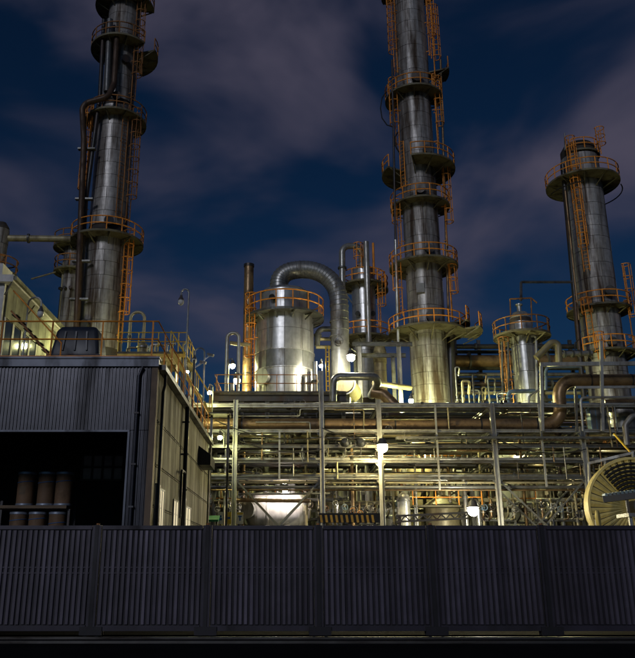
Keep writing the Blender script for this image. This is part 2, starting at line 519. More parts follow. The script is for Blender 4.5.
def flange(parent, p, d, r, m='frame_steel'):
    me = shared(('flange', round(r, 3)), m, lambda b: (b.cyl((0, 0, -0.07), (0, 0, -0.012), r * 1.45, 14), b.cyl((0, 0, 0.012), (0, 0, 0.07), r * 1.45, 14)))
    q = Vector(d).normalized().to_track_quat('Z', 'Y').to_euler()
    return inst('flange', me, parent, Vector(p), rot=q)
def valve(parent, p, r, up=(0, -1, 0), m='pipe_dark'):
    """bonnet with a handwheel on a pipe"""
    p, up = Vector(p), Vector(up).normalized()
    v = build('valve', MB().cyl(p - up * r * 0.2, p + up * r * 2.2, r * 0.8, 8).ball(p, r * 1.5, 10, 6).cyl(p + up * r * 2.2, p + up * (r * 3.2 + 0.1), r * 0.25, 6), m, parent, org=p)
    _, s, u = frame_of(up)
    q = p + up * (r * 3.0 + 0.1); hr = r * 1.3 + 0.10
    mb = MB().tube([q + (s * math.cos(t * math.pi / 8) + u * math.sin(t * math.pi / 8)) * hr for t in range(16)], 0.025, 5, closed=True)
    mb.cyl(q - s * hr, q + s * hr, 0.018, 5).cyl(q - u * hr, q + u * hr, 0.018, 5)
    build('handwheel', mb, 'frame_dark', v, org=q)
    return v
def pipe_thing(pts, r, m, label, cat='pipe', bend=None, n=10, group=None, flanges=0, valves=0, name='pipe', seg=6):
    pts = [Vector(p) for p in pts]
    o = build(name, MB().pipe(pts, r, bend, n, seg), m, None, org=pts[0], label=label, cat=cat, group=group)
    segs = sorted(((b - a).length, i) for i, (a, b) in enumerate(zip(pts[:-1], pts[1:])))
    L, i = segs[-1]
    a, b = pts[i], pts[i + 1]
    for k in range(flanges):
        f = (k + 0.5 + random.uniform(-0.2, 0.2)) / flanges
        flange(o, a.lerp(b, f), b - a, r)
    for k in range(valves):
        f = (k + 0.5 + random.uniform(-0.3, 0.3)) / valves
        valve(o, a.lerp(b, f), max(r, 0.07), (0, -1, 0.25) if abs((b - a).normalized().z) > 0.7 else random.choice([(0, -0.2, 1), (0, -1, 0.2)]))
    return o
def dome(c, r, h, n=24, up=1):
    return [(r * math.cos(math.pi / 2 * i / 6), up * h * math.sin(math.pi / 2 * i / 6)) for i in range(7)]
def lamp(loc, label, col='warm', strength=900, r=0.13, style='bulkhead', pole_to=None, cat='lamp', group='lit lamps of the plant'):
    """lit luminaire: housing, arm, glowing bulb (the bulb is what lights the place)"""
    loc = Vector(loc)
    key = 'lamp_%s_%g' % (col, strength)
    if key not in MATS: emit(key, LCOL[col], strength)
    t = thing('plant_lamp', label, cat, loc, group)
    build('bulb', MB().ball(loc, r, 10, 6), key, t)
    build('housing', MB().lathe([(0.03, r + 0.22), (r * 0.6, r + 0.2), (r * 0.95, r * 0.9), (r * 1.15, r * 0.55), (r * 1.08, r * 0.5)], loc, 12), 'frame_dark', t)
    if pole_to is not None:
        q = Vector(pole_to)
        build('arm', MB().pipe([loc + Vector((0, 0, r + 0.2)), Vector((loc.x, loc.y, loc.z + r + 0.35)), Vector((q.x, q.y, loc.z + r + 0.35)), q], 0.035, 0.12, 6), 'frame_steel', t)
    return t

def spline(pts, k=4):
    pts = [Vector(p) for p in pts]; out = []
    for i in range(len(pts) - 1):
        p0, p1, p2, p3 = pts[max(i - 1, 0)], pts[i], pts[i + 1], pts[min(i + 2, len(pts) - 1)]
        for j in range(k):
            t = j / k
            out.append(0.5 * ((2 * p1) + (p2 - p0) * t + (2 * p0 - 5 * p1 + 4 * p2 - p3) * t * t + (3 * p1 - p0 - 3 * p2 + p3) * t ** 3))
    return out + [pts[-1]]

# =================================================================== GROUND
build('ground', MB().add([(-600, -60, 0), (600, -60, 0), (600, 1500, 0), (-600, 1500, 0)], [(0, 1, 2, 3)]), 'asphalt', kind='structure')
strip = build('pavement', MB().box(-40, 40, 15.95, 19.5, -0.2, 0.05), 'asphalt', kind='structure')
for k, (yy, lab) in enumerate(((15.5, 'polished steel track under the gate wheels'), (14.72, 'steel track set in the asphalt in front of the gate'))):
    t = thing('gate_track', lab, 'track', (0, yy, 0))
    build('rail', MB().box(-30, 30, yy - 0.03, yy + 0.03, 0.004, 0.055), 'rail_polished', t)
    build('bed', MB().box(-30, 30, yy - 0.12, yy + 0.12, -0.1, 0.012), 'asphalt', t)

# =================================================================== GATE (ribbed panels on rollers)
GX = [-8.18, -5.98, -3.78, -1.58, 0.62, 2.86, 5.07, 7.27, 9.47]
GL = ['dark ribbed gate panel beyond the leftmost one, running out of view',
      'dark ribbed steel gate panel in front of the drum store, leftmost in view',
      'dark ribbed steel gate panel in front of the warehouse corner, second from left',
      'dark ribbed steel gate panel in front of the horizontal vessel, third from left',
      'dark ribbed steel gate panel below the lit pole lamp, fourth from left',
      'dark ribbed steel gate panel below the bright floodlight, fifth from left',
      'dark ribbed steel gate panel in front of the cream reel, rightmost in view',
      'dark ribbed gate panel beyond the rightmost one, running out of view']
GY, GZ0, GZ1 = 15.5, 0.16, 2.12
slat_h = GZ1 - GZ0 - 0.21
slat = shared(('slat', 1), 'gate_paint', lambda b: b.add(
    [(-0.041, 0, 0), (-0.027, -0.034, 0), (0.027, -0.034, 0), (0.041, 0, 0), (-0.041, 0, slat_h), (-0.027, -0.034, slat_h), (0.027, -0.034, slat_h), (0.041, 0, slat_h)],
    [(0, 1, 5, 4), (1, 2, 6, 5), (2, 3, 7, 6), (0, 3, 2, 1), (4, 5, 6, 7)]))
def wheel_fn(b):
    b.cyl((0, -0.035, 0), (0, 0.035, 0), 0.085, 14); b.cyl((0, -0.055, 0), (0, 0.055, 0), 0.03, 8)
wheel_me = shared(('wheel', 1), 'gate_post_gap_shade', wheel_fn)
for i in range(8):
    x0, x1 = GX[i] + 0.04, GX[i + 1] - 0.04
    g = thing('ribbed_gate', GL[i], 'gate', ((x0 + x1) / 2, GY, 0), 'gate panels on rollers')
    build('sheet', MB().box(x0 + 0.05, x1 - 0.05, GY - 0.012, GY + 0.006, GZ0 + 0.05, GZ1 - 0.05), 'gate_post_gap_shade', g)  # backing darker than the slats: shade of the gaps put into its colour
    for nm, z0, z1, d in (('top_rail', GZ1 - 0.075, GZ1, 0.05), ('bottom_rail', GZ0, GZ0 + 0.10, 0.05)):
        build(nm, MB().box(x0 + 0.062, x1 - 0.062, GY - d, GY + d, z0, z1), 'gate_frame_paint', g)
    for dz in (-0.075, 0.03):
        build('mid_rail', MB().box(x0 + 0.062, x1 - 0.062, GY - 0.034, GY - 0.014, 1.28 + dz, 1.28 + dz + 0.028), 'gate_frame_paint', g)
    for xx in (x0, x1 - 0.045):
        build('stile', MB().box(xx, xx + 0.045, GY - 0.058, GY + 0.058, GZ0 - 0.01, GZ1 + 0.004), 'gate_frame_paint', g)
    n = 19
    for k in range(n):
        xs = x0 + 0.06 + (x1 - x0 - 0.12) * (k + 0.5) / n + random.uniform(-0.004, 0.004)
        inst('slat', slat, g, (xs, GY - 0.013, GZ0 + 0.118 + random.uniform(-0.004, 0.004)), random.uniform(-0.05, 0.05))
    # meeting post with cap and roller carriage
    build('meeting_post', MB().box(x1 + 0.002, x1 + 0.078, GY - 0.075, GY + 0.075, GZ0 - 0.02, GZ1 + 0.012), 'gate_post_gap_shade', g)
    build('cap', MB().cyl((x1 + 0.04, GY, GZ1 + 0.012), (x1 + 0.04, GY, GZ1 + 0.045), 0.035, 10), 'rail_rust_dulled', g)
    g.rotation_euler = (0, 0, R(random.uniform(-0.35, 0.35)))
    car = build('roller_carriage', MB().box(x1 - 0.16, x1 + 0.27, GY - 0.085, GY - 0.06, 0.085, 0.24).box(x1 - 0.16, x1 + 0.27, GY + 0.06, GY + 0.085, 0.085, 0.24).box(x1 - 0.155, x1 + 0.265, GY - 0.06, GY + 0.06, 0.19, 0.235), 'gate_post_gap_shade', g)
    for dx in (-0.06, 0.17):
        inst('wheel', wheel_me, car, (x1 + dx, GY, 0.141))

# =================================================================== WAREHOUSE (left)
WX, WY0, WY1, WZ = -3.92, 22.0, 37.6, 7.05
WL = -15.0
OPX, OPZ = -4.68, 5.08
wh = thing('warehouse', 'dark corrugated warehouse with a wide open front and drums inside', 'building', (-9, 22, 0))
def corrug(x0, x1, y, z0, z1, per=0.105, d=0.028):
    mb = MB(); n = int((x1 - x0) / per); vs = []; fs = []
    prof = [(0.0, 0), (0.30, 0), (0.42, -d), (0.78, -d), (0.90, 0)]
    xs = []
    for i in range(n):
        for u, dy in prof: xs.append((x0 + (i + u) * per, y + dy))
    xs.append((x1, y))
    for x, yy in xs: vs += [(x, yy, z0), (x, yy, z1)]
    fs = [(2 * i, 2 * i + 2, 2 * i + 3, 2 * i + 1) for i in range(len(xs) - 1)]
    return mb.add(vs, fs)
build('front_cladding', corrug(WL, WX - 0.16, WY0, OPZ + 0.06, WZ), 'cladding_dark', wh, kind='stuff')
build('front_cladding', corrug(OPX + 0.07, WX - 0.16, WY0, 0.0, OPZ + 0.045), 'cladding_dark', wh, kind='stuff')
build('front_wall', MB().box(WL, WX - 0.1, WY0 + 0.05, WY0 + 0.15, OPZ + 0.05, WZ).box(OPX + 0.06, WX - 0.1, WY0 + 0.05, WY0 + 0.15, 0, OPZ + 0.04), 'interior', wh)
build('door_frame', MB().box(WL, OPX + 0.05, WY0 - 0.05, WY0 + 0.16, OPZ, OPZ + 0.055).box(OPX, OPX + 0.06, WY0 - 0.052, WY0 + 0.162, 0, OPZ - 0.002), 'fascia_blue', wh)
build('fascia', MB().box(WL, WX + 0.06, WY0 - 0.10, WY0 + 0.10, WZ + 0.003, WZ + 0.24), 'fascia_blue', wh)
build('flashing', MB().box(WL, WX + 0.08, WY0 - 0.14, WY0 + 0.3, WZ + 0.243, WZ + 0.30), 'fascia_blue', wh)
build('corner_trim', MB().box(WX - 0.15, WX + 0.03, WY0 - 0.03, WY0 + 0.22, 0, WZ), 'trim_brown', wh)
build('roof', MB().box(WL, WX + 0.02, WY0 + 0.31, WY1, WZ + 0.05, WZ + 0.22), 'fascia_blue', wh)
build('gutter', MB().box(WX + 0.03, WX + 0.24, WY0 + 0.11, WY1 + 0.1, WZ - 0.06, WZ + 0.10), 'frame_steel', wh)
# side wall of sheet panels
side = build('side_wall', MB().box(WX - 0.12, WX - 0.04, WY0 + 0.23, WY1, 0, WZ), 'interior', wh)
rows = [0.0, 1.55, 2.95, 4.15, 5.45, WZ - 0.02]
ncol = 18
wpan = (WY1 - WY0 - 0.25) / ncol
for a, b in zip(rows[:-1], rows[1:]):
    for k in range(ncol):
        y0 = WY0 + 0.24 + k * wpan
        me = shared(('wall_panel', round(b - a, 2)), 'wall_cream', lambda q: q.box(-0.04, 0.0, 0.012, wpan - 0.012, 0.012, (b - a) - 0.012))
        inst('wall_panel', me, side, (WX + random.uniform(-0.004, 0.006), y0, a))
bolt_me = shared(('bolt', 1), 'frame_dark', lambda q: q.cyl((0, 0, 0), (0.03, 0, 0), 0.028, 6))
for z in rows[1:-1]:
    mb = MB()
    for k in range(60):
        y0 = WY0 + 0.5 + k * 0.25
        mb.cyl((WX, y0, z + 0.06), (WX + 0.025, y0, z + 0.06), 0.024, 6)
    build('bolt_row', mb, 'frame_dark', side, kind='stuff')
for y0, y1, z0, z1 in ((22.75, 23.35, 2.2, 3.62), (23.5, 24.25, 2.2, 3.55), (26.4, 27.5, 2.2, 3.45), (29.6, 31.1, 2.2, 3.45)):
    f = build('window', MB().box(WX + 0.007, WX + 0.05, y0, y1, z0 - 0.05, z0).box(WX + 0.007, WX + 0.05, y0, y1, z1, z1 + 0.05)
              .box(WX + 0.007, WX + 0.05, y0 - 0.05, y0, z0 - 0.05, z1 + 0.05).box(WX + 0.007, WX + 0.05, y1, y1 + 0.05, z0 - 0.05, z1 + 0.05), 'frame_light', wh)
    build('pane', MB().box(WX + 0.008, WX + 0.02, y0 + 0.002, y1 - 0.002, z0 + 0.002, z1 - 0.002), 'window_glow', f)
    build('mullion', MB().box(WX + 0.021, WX + 0.045, (y0 + y1) / 2 - 0.025, (y0 + y1) / 2 + 0.025, z0 + 0.003, z1 - 0.003), 'frame_light', f)
def vpipe(px, py0, py1, Y, X, r, m='frame_dark'):
    pass
# rain pipes and boxes on the side and front walls
for y0, r, m in ((22.75, 0.05, 'frame_steel'), (37.3, 0.06, 'frame_steel')):
    build('downpipe', MB().pipe([(WX + 0.135, y0, WZ - 0.065), (WX + 0.135, y0, WZ - 0.4), (WX + 0.09, y0, WZ - 0.6), (WX + 0.09, y0, 0)], r, 0.1, 8), m, wh)
dp = build('vent_pipe', MB().pipe([(WX + 0.17, 27.9, 0), (WX + 0.17, 27.9, WZ + 0.25), (WX + 0.17, 27.4, WZ + 0.25)], 0.085, 0.25, 10).pipe([(WX + 0.17, 27.9, 4.55), (WX + 0.17, 27.0, 4.55), (WX + 0.17, 27.0, 2.9)], 0.05, 0.15, 8), 'black_plastic', wh)
for z in (3.9, 5.2, 6.4):
    build('clip', MB().box(WX + 0.003, WX + 0.27, 27.86, 27.94, z, z + 0.06), 'frame_dark', dp)
hood = build('vent_hood', MB().add([(WX + 0.008, 33.3, 5.5), (WX + 0.55, 33.3, 5.5), (WX + 0.55, 33.3, 5.95), (WX + 0.008, 33.3, 6.35), (WX + 0.008, 35.3, 5.5), (WX + 0.55, 35.3, 5.5), (WX + 0.55, 35.3, 5.95), (WX + 0.008, 35.3, 6.35)],
     [(0, 1, 2, 3), (7, 6, 5, 4), (1, 5, 6, 2), (2, 6, 7, 3), (0, 4, 5, 1)]), 'black_plastic', wh)
fp = build('downpipe', MB().pipe([(WX - 0.42, WY0 - 0.11, WZ - 0.02), (WX - 0.52, WY0 - 0.11, WZ - 0.3), (WX - 0.52, WY0 - 0.11, 0)], 0.045, 0.12, 8), 'cladding_dark', wh)
for z in (2.9, 4.1, 5.6):
    build('clip', MB().box(WX - 0.59, WX - 0.45, WY0 - 0.165, WY0 - 0.03, z, z + 0.05), 'frame_dark', fp)
# interior
build('inner_floor', MB().box(WL, WX - 0.13, WY0 + 0.2, WY1 - 0.1, 0.0, 0.60), 'concrete', wh)
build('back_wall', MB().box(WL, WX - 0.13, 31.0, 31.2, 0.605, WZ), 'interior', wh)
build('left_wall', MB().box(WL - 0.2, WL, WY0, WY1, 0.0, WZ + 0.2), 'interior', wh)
build('rear_wall', MB().box(WL, WX - 0.13, WY1 - 0.1, WY1, 0.605, WZ), 'wall_cream', wh)
iw0, iw1 = P(81, 480, 30.9), P(124, 455, 30.9)
iw = build('inner_window', MB().box(iw0.x, iw1.x, 30.94, 30.99, iw0.z, iw1.z), 'pane_sky_tint', wh)
for k in range(5):
    xx = iw0.x + (iw1.x - iw0.x) * k / 4
    build('mullion', MB().box(xx - 0.04, xx + 0.04, 30.88, 30.938, iw0.z, iw1.z), 'frame_dark', iw)
for zz in (iw0.z, (iw0.z + iw1.z) / 2, iw1.z):
    build('transom', MB().box(iw0.x - 0.04, iw1.x + 0.04, 30.875, 30.937, zz - 0.03, zz + 0.03), 'frame_dark', iw)
# roof guard rail (front edge then along the right eave)
rz = WZ + 0.30
gr = build('guardrail', MB().box(WL, WX - 0.05, WY0 + 0.10, WY0 + 0.13, rz + 0.01, rz + 0.09), 'rail_orange', wh)
rails(gr, [(WL, WY0 + 0.15, rz), (WX - 0.06, WY0 + 0.15, rz), (WX - 0.06, WY1 - 0.1, rz)], 'rail_orange', h=1.2, t=0.026, spacing=1.55)
# sloping hand rail of the roof stair at far left
st = build('roof_stair', MB().bar((-9.0, 23.2, rz + 1.9), (-7.2, 23.0, rz - 0.05), 0.04, 0.05).bar((-9.0, 23.6, rz + 1.9), (-7.2, 23.4, rz - 0.05), 0.04, 0.05), 'rail_rust_dulled', wh)
build('hand_rail', MB().tube([(-9.0, 23.2, rz + 2.6), (-7.2, 23.0, rz + 0.75), (-7.2, 23.0, rz)], 0.026, 6), 'rail_orange', st)
for k in range(8):
    f = (k + 0.5) / 8
    inst('tread', shared(('tread', 1), 'deck_steel', lambda q: q.box(-0.09, 0.09, 0, 0.38, -0.012, 0.012)), st, (-9.0 + 1.8 * f, 23.22 - 0.2 * f, rz + 1.9 - 1.95 * f))
build('hatch', MB().add([(-10.3, 22.7, rz), (-8.1, 22.7, rz), (-8.1, 24.4, rz), (-10.3, 24.4, rz), (-10.3, 22.9, rz + 0.18), (-8.35, 22.9, rz + 0.18), (-8.35, 24.2, rz + 0.5), (-10.3, 24.2, rz + 0.5)],
      [(0, 1, 5, 4), (1, 2, 6, 5), (2, 3, 7, 6), (3, 0, 4, 7), (4, 5, 6, 7)]), 'fascia_blue', wh)

# dark plastic cover on the roof behind the rail
ct = thing('roof_tank', 'dark rounded plastic tank on the warehouse roof behind the orange rail', 'tank', (xat(80, 350, 24.6), 24.6, WZ + 0.225))
o = ORG[ct.name]
mb = MB()
def rrect(hx, hy, z, rad, k=4):
    z = z * 1.25 + 0.72
    pts = []
    for cx, cy, a in ((hx - rad, hy - rad, 0), (-hx + rad, hy - rad, 90), (-hx + rad, -hy + rad, 180), (hx - rad, -hy + rad, 270)):
        for i in range(k + 1):
            t = R(a + 90 * i / k); pts.append((o.x + cx + rad * math.cos(t), o.y + cy + rad * math.sin(t), o.z + z))
    return pts
lv = [rrect(0.80, 0.62, 0.0, 0.12), rrect(0.80, 0.62, 0.1, 0.12), rrect(0.70, 0.55, 0.66, 0.14), rrect(0.60, 0.47, 0.80, 0.14), rrect(0.40, 0.30, 0.83, 0.14)]
n = len(lv[0])
mb.add([p for l_ in lv for p in l_], [(i * n + k, i * n + (k + 1) % n, (i + 1) * n + (k + 1) % n, (i + 1) * n + k) for i in range(4) for k in range(n)], True)
mb.add(lv[-1], [tuple(range(n))])
build('body', mb, 'tank_plastic', ct)
for k in (-1, 0, 1):
    build('rib', MB().bar((o.x + k * 0.4 - 0.0, o.y - 0.64, o.z + 0.85), (o.x + k * 0.35, o.y - 0.565, o.z + 1.52), 0.07, 0.05), 'tank_plastic', ct)
build('base', MB().box(o.x - 0.9, o.x + 0.9, o.y - 0.7, o.y + 0.7, o.z + 0.64, o.z + 0.715), 'frame_dark', ct)
for sx in (-0.8, 0.8):
    for sy in (-0.6, 0.6):
        build('leg', MB().box(o.x + sx - 0.05, o.x + sx + 0.05, o.y + sy - 0.05, o.y + sy + 0.05, o.z, o.z + 0.637), 'frame_dark', ct)

# storage rack with fibre drums inside
DY = 25.2
sr = thing('storage_rack', 'dark two-level steel rack holding brown drums inside the warehouse', 'rack', (-8.4, DY, 0.6))
z_hi = zat(505.5, DY - 0.3); z_lo = z_hi - 1.28
for nm, z in (('shelf', z_hi), ('shelf', z_lo)):
    build(nm, MB().box(-9.45, -7.1, DY - 0.45, DY + 0.45, z - 0.10, z - 0.004), 'wood', sr)
for x in (-9.5, -7.05):
    for y in (DY - 0.4, DY + 0.4):
        build('upright', MB().box(x - 0.04, x + 0.04, y - 0.04, y + 0.04, 0.6, z_lo - 0.11 if y < DY else z_hi + 0.2), 'frame_dark', sr)
for nm, x in (('upright', -9.5), ('upright', -7.05)):
    build(nm, MB().box(x - 0.035, x + 0.035, DY - 0.30, DY - 0.22, z_lo, z_hi - 0.11), 'frame_dark', sr)
pos = {'leftmost': 26, 'middle': 46.5, 'rightmost': 64}
def drum(loc, label):
    t = thing('fibre_drum', label, 'drum', loc, 'fibre drums stacked inside the warehouse')
    x, y, z = loc
    b = build('body', MB().lathe([(0.0, 0.0), (0.275, 0.0), (0.275, 1.06), (0.0, 1.06)], loc, 24), 'drum_fibre', t)
    build('rim', MB().lathe([(0.277, 0.0), (0.286, 0.01), (0.286, 0.06), (0.277, 0.07)], loc, 24), 'drum_lid', t)
    build('lid', MB().lathe([(0.277, 1.0), (0.29, 1.01), (0.29, 1.075), (0.25, 1.085), (0.0, 1.075)], loc, 24), 'drum_lid', t)
    zz = random.uniform(0.72, 0.86)
    build('strap', MB().tube([(x + 0.279 * math.cos(a * math.pi / 12), y + 0.279 * math.sin(a * math.pi / 12), z + zz + 0.03 * math.cos(a * math.pi / 12)) for a in range(24)], 0.012, 5, closed=True), 'strap_blue', t)
    if random.random() < 0.7:
        build('label_sheet', MB().add([(x + 0.281 * math.sin(R(a)), y - 0.281 * math.cos(R(a)), z + h) for a in (-28, -14, 0, 14) for h in (0.35, 0.6)], [(0, 2, 3, 1), (2, 4, 5, 3), (4, 6, 7, 5)]), 'wood', t)
for nm, px in pos.items():
    drum((xat(px, 490, DY - 0.1), DY - 0.1, z_hi), '%s brown fibre drum on the upper shelf inside the dark warehouse' % nm)
for nm, px in (('leftmost', 17), ('middle', 36), ('rightmost', 56)):
    drum((xat(px + 2, 515, DY - 0.1) , DY - 0.1, z_lo), '%s brown fibre drum on the lower shelf, just above the gate' % nm)

# =================================================================== PALE BUILDING behind, far left
BX, BY0, BY1, BZ = -13.45, 34.0, 42.4, 14.2
pb = thing('pale_building', 'pale two-tone building with a sloping eave at the far left edge', 'building', (-17, 34, 0))
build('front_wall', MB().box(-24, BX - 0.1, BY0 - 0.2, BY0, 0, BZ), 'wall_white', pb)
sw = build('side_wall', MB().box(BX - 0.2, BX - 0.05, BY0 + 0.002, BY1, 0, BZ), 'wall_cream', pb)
for k in range(7):
    y0 = BY0 + 0.02 + k * 1.195
    for a, b in ((6.5, 9.5), (9.5, BZ)):
        if a == 9.5 and k < 4:
            for q0, q1 in ((9.5, 10.2), (12.6, BZ)):
                inst('wall_panel', shared(('wp2', round(q1 - q0, 2)), 'wall_cream', lambda q: q.box(-0.045, 0, 0.01, 1.185, 0.01, q1 - q0 - 0.01)), sw, (BX, y0, q0))
            w = build('window', MB().box(BX - 0.048, BX - 0.02, y0 + 0.12, y0 + 1.07, 10.25, 12.55), 'glass_dark', pb)
            build('window_frame', MB().box(BX - 0.046, BX + 0.01, y0 + 0.01, y0 + 0.115, 10.2, 12.6).box(BX - 0.046, BX + 0.01, y0 + 1.075, y0 + 1.185, 10.2, 12.6), 'wall_white', w)
        else:
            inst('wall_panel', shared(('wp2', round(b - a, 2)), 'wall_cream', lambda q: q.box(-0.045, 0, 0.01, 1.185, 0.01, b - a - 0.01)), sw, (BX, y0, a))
build('roof', MB().box(-24, BX + 0.38, BY0 - 0.5, BY1 + 0.3, BZ + 0.005, BZ + 0.36), 'wall_white', pb)
build('gutter', MB().box(BX + 0.385, BX + 0.52, BY0 - 0.45, BY1 + 0.3, BZ + 0.1, BZ + 0.3), 'wall_cream', pb)
build('parapet', MB().box(-24, BX - 0.2, BY0 - 0.45, BY0 + 0.8, BZ + 0.365, BZ + 0.95), 'wall_white', pb)
build('front_window', MB().box(-14.6, -13.8, BY0 - 0.24, BY0 - 0.205, 10.2, 12.6), 'glass_dark', pb)
build('bracket', MB().bar((BX + 0.3, BY0 - 0.4, BZ), (BX - 0.04, BY0 - 0.25, BZ - 0.6), 0.06, 0.06).bar((BX + 0.3, BY0 + 3, BZ), (BX - 0.0, BY0 + 3, BZ - 0.5), 0.06, 0.06), 'frame_dark', pb)

# gooseneck lamps (unlit)
def gooseneck(base, h, reach, label):
    b = Vector(base)
    t = thing('gooseneck_lamp', label, 'lamp', b, 'unlit gooseneck lamps')
    d = Vector((reach, 0, 0)); rr = abs(reach) / 2
    pts = [b, b + Vector((0, 0, h - rr))]
    for k in range(1, 9):
        a = math.pi * k / 8
        pts.append(b + Vector((0, 0, h - rr)) + d * (0.5 - 0.5 * math.cos(a)) + Vector((0, 0, rr * math.sin(a))))
    tip = pts[-1] - Vector((0, 0, 0.12)); pts.append(tip)
    build('pole', MB().tube(pts, 0.035, 8), 'pipe_grey', t)
    build('base_plate', MB().box(b.x - 0.12, b.x + 0.12, b.y - 0.12, b.y + 0.12, b.z, b.z + 0.03), 'frame_steel', t)
    build('socket', MB().lathe([(0.05, 0.0), (0.07, -0.1), (0.11, -0.16), (0.12, -0.22)], tip, 12), 'frame_dark', t)
    build('globe', MB().ball(tip - Vector((0, 0, 0.30)), 0.125, 12, 8, 1.2), 'lamp_glass', t)
    return t
q = P(24, 345, 27.0); gooseneck((q.x, 27.0, rz - 0.05), zat(296, 27) - rz, 0.5, 'unlit gooseneck lamp on the warehouse roof before the pale building')
q = P(185, 345, 30.0); g1 = gooseneck((WX - 0.25, 30.0, rz - 0.05), zat(288, 30) - rz, -0.32, 'tall unlit gooseneck lamp on the eave by the warehouse pipes')
q = P(209, 370, 36.0); gooseneck((WX - 0.2, 36.2, rz - 0.05), zat(347, 36.2) - rz, -0.5, 'shorter unlit gooseneck lamp at the far end of the warehouse eave')
cl = thing('camera_post', 'black post with two small cameras on the warehouse eave', 'post', (WX - 0.3, 33.0, rz - 0.05))
b = ORG[cl.name]
build('post', MB().cyl(b, b + Vector((0, 0, 2.9)), 0.06, 8), 'black_plastic', cl)
for dx, dz in ((0.42, 2.75), (0.75, 3.1)):
    c = b + Vector((dx, -0.1, dz))
    build('camera_head', MB().bar(c - Vector((0.14, 0, -0.05)), c + Vector((0.14, -0.1, -0.05)), 0.11, 0.11).bar(b + Vector((0, 0, 2.5)), c, 0.035, 0.035), 'pipe_grey', cl)

# yellow-lit manifold behind the warehouse roof
mf = thing('manifold_platform', 'grated platform with pipes and yellow rails behind the warehouse roof', 'platform', (-8, 40.5, 0))
mz = zat(352, 39.5)
mx0, mx1 = xat(118, 352, 39.5), xat(186, 352, 39.5)
build('deck', MB().box(mx0, mx1, 39.4, 43.5, mz - 0.12, mz), 'deck_steel', mf)
for x in (mx0 + 0.1, (mx0 + mx1) / 2, mx1 - 0.1):
    for y in (39.5, 43.4):
        build('leg', MB().ibeam((x, y, 0), (x, y, mz - 0.13), 0.2, 0.2), 'frame_steel', mf)
rails(mf, [(mx0, 39.45, mz), (mx1, 39.45, mz), (mx1, 43.4, mz)], 'rail_yellow', h=1.1, t=0.03)
for k in range(7):
    x = mx0 + 0.3 + (mx1 - mx0 - 0.6) * k / 6
    build('riser', MB().pipe([(x, 40.4 + (k % 3) * 0.7, mz - 2.5), (x, 40.4 + (k % 3) * 0.7, mz + 0.5 + (k * 37 % 5) * 0.14), (x + 0.5, 40.4 + (k % 3) * 0.7, mz + 0.5 + (k * 37 % 5) * 0.14)], 0.06 + 0.02 * (k % 3), 0.15, 8), ('pipe_cream', 'pipe_grey', 'pipe_light')[k % 3], mf)
build('grating_rail', MB().box(mx0, mx1, 39.3, 39.36, mz - 0.35, mz - 0.15), 'rail_yellow', mf)
a_, b_ = P(129, 345, 41), P(143, 345, 41)
pipe_thing([(a_.x, 41, mz - 3), (a_.x, 41, zat(312, 41)), (b_.x, 41, zat(312, 41)), (b_.x, 41, mz)], 0.085, 'pipe_cream', 'cream upside-down U pipe above the warehouse roof platform', bend=0.4, flanges=2)
vv = thing('small_vessel', 'small cream vessel under the U pipe above the warehouse roof', 'vessel', (b_.x, 41, mz))
build('body', MB().lathe([(0, 0), (0.30, 0), (0.30, 0.7), (0.22, 0.9), (0.09, 0.98)], (b_.x, 41, mz), 16), 'pipe_cream', vv)
build('flange', MB().lathe([(0.36, 0.62), (0.36, 0.72), (0.3, 0.72)], (b_.x, 41, mz), 16), 'pipe_grey', vv)
s2 = thing('access_stair', 'yellow steel stair and landing beside the far warehouse eave', 'stairs', (xat(188, 370, 39), 39, 0))
b = ORG[s2.name]
sz = zat(398, 39)
for dy in (0, 0.9):
    build('stringer', MB().bar((b.x - 1.0, 39 + dy, mz), (b.x + 1.2, 39 + dy, sz - 0.8), 0.06, 0.2), 'rail_yellow', s2)
    build('hand_rail', MB().tube([(b.x - 1.0, 39 + dy, mz + 1.05), (b.x + 1.2, 39 + dy, sz + 0.25)], 0.03, 6), 'rail_yellow', s2)
    for k in range(4):
        f = k / 3
        x = b.x - 1.0 + 2.2 * f; z = mz + (sz - 0.8 - mz) * f
        build('baluster', MB().cyl((x, 39 + dy, z), (x, 39 + dy, z + 1.05), 0.026, 6), 'rail_yellow', s2)
for k in range(9):
    f = (k + 0.5) / 9
    inst('tread', shared(('tread2', 1), 'deck_steel', lambda q: q.box(-0.13, 0.13, 0.03, 0.87, -0.02, 0.02)), s2, (b.x - 1.0 + 2.2 * f, 39, mz + (sz - 0.8 - mz) * f + 0.05))
build('landing', MB().box(b.x + 1.2, b.x + 2.3, 38.9, 40.1, sz - 0.85, sz - 0.78), 'deck_steel', s2)
for x in (b.x + 1.3, b.x + 2.2):
    build('leg', MB().box(x - 0.06, x + 0.06, 39.4, 39.52, 0, sz - 0.86), 'frame_steel', s2)

# =================================================================== TOWERS
def tower_base(name, label, px, py, Y, cat='tower'):
    return thing(name, label, cat, (xat(px, py, Y), Y, 0))
def stiff_ring(t, z, r, m='frame_steel'):
    c = ORG[t.name]
    build('ring', MB().sector((c.x, c.y, z), r - 0.05, r + 0.09, -180, 180, z - 0.05, z + 0.05), m, t)

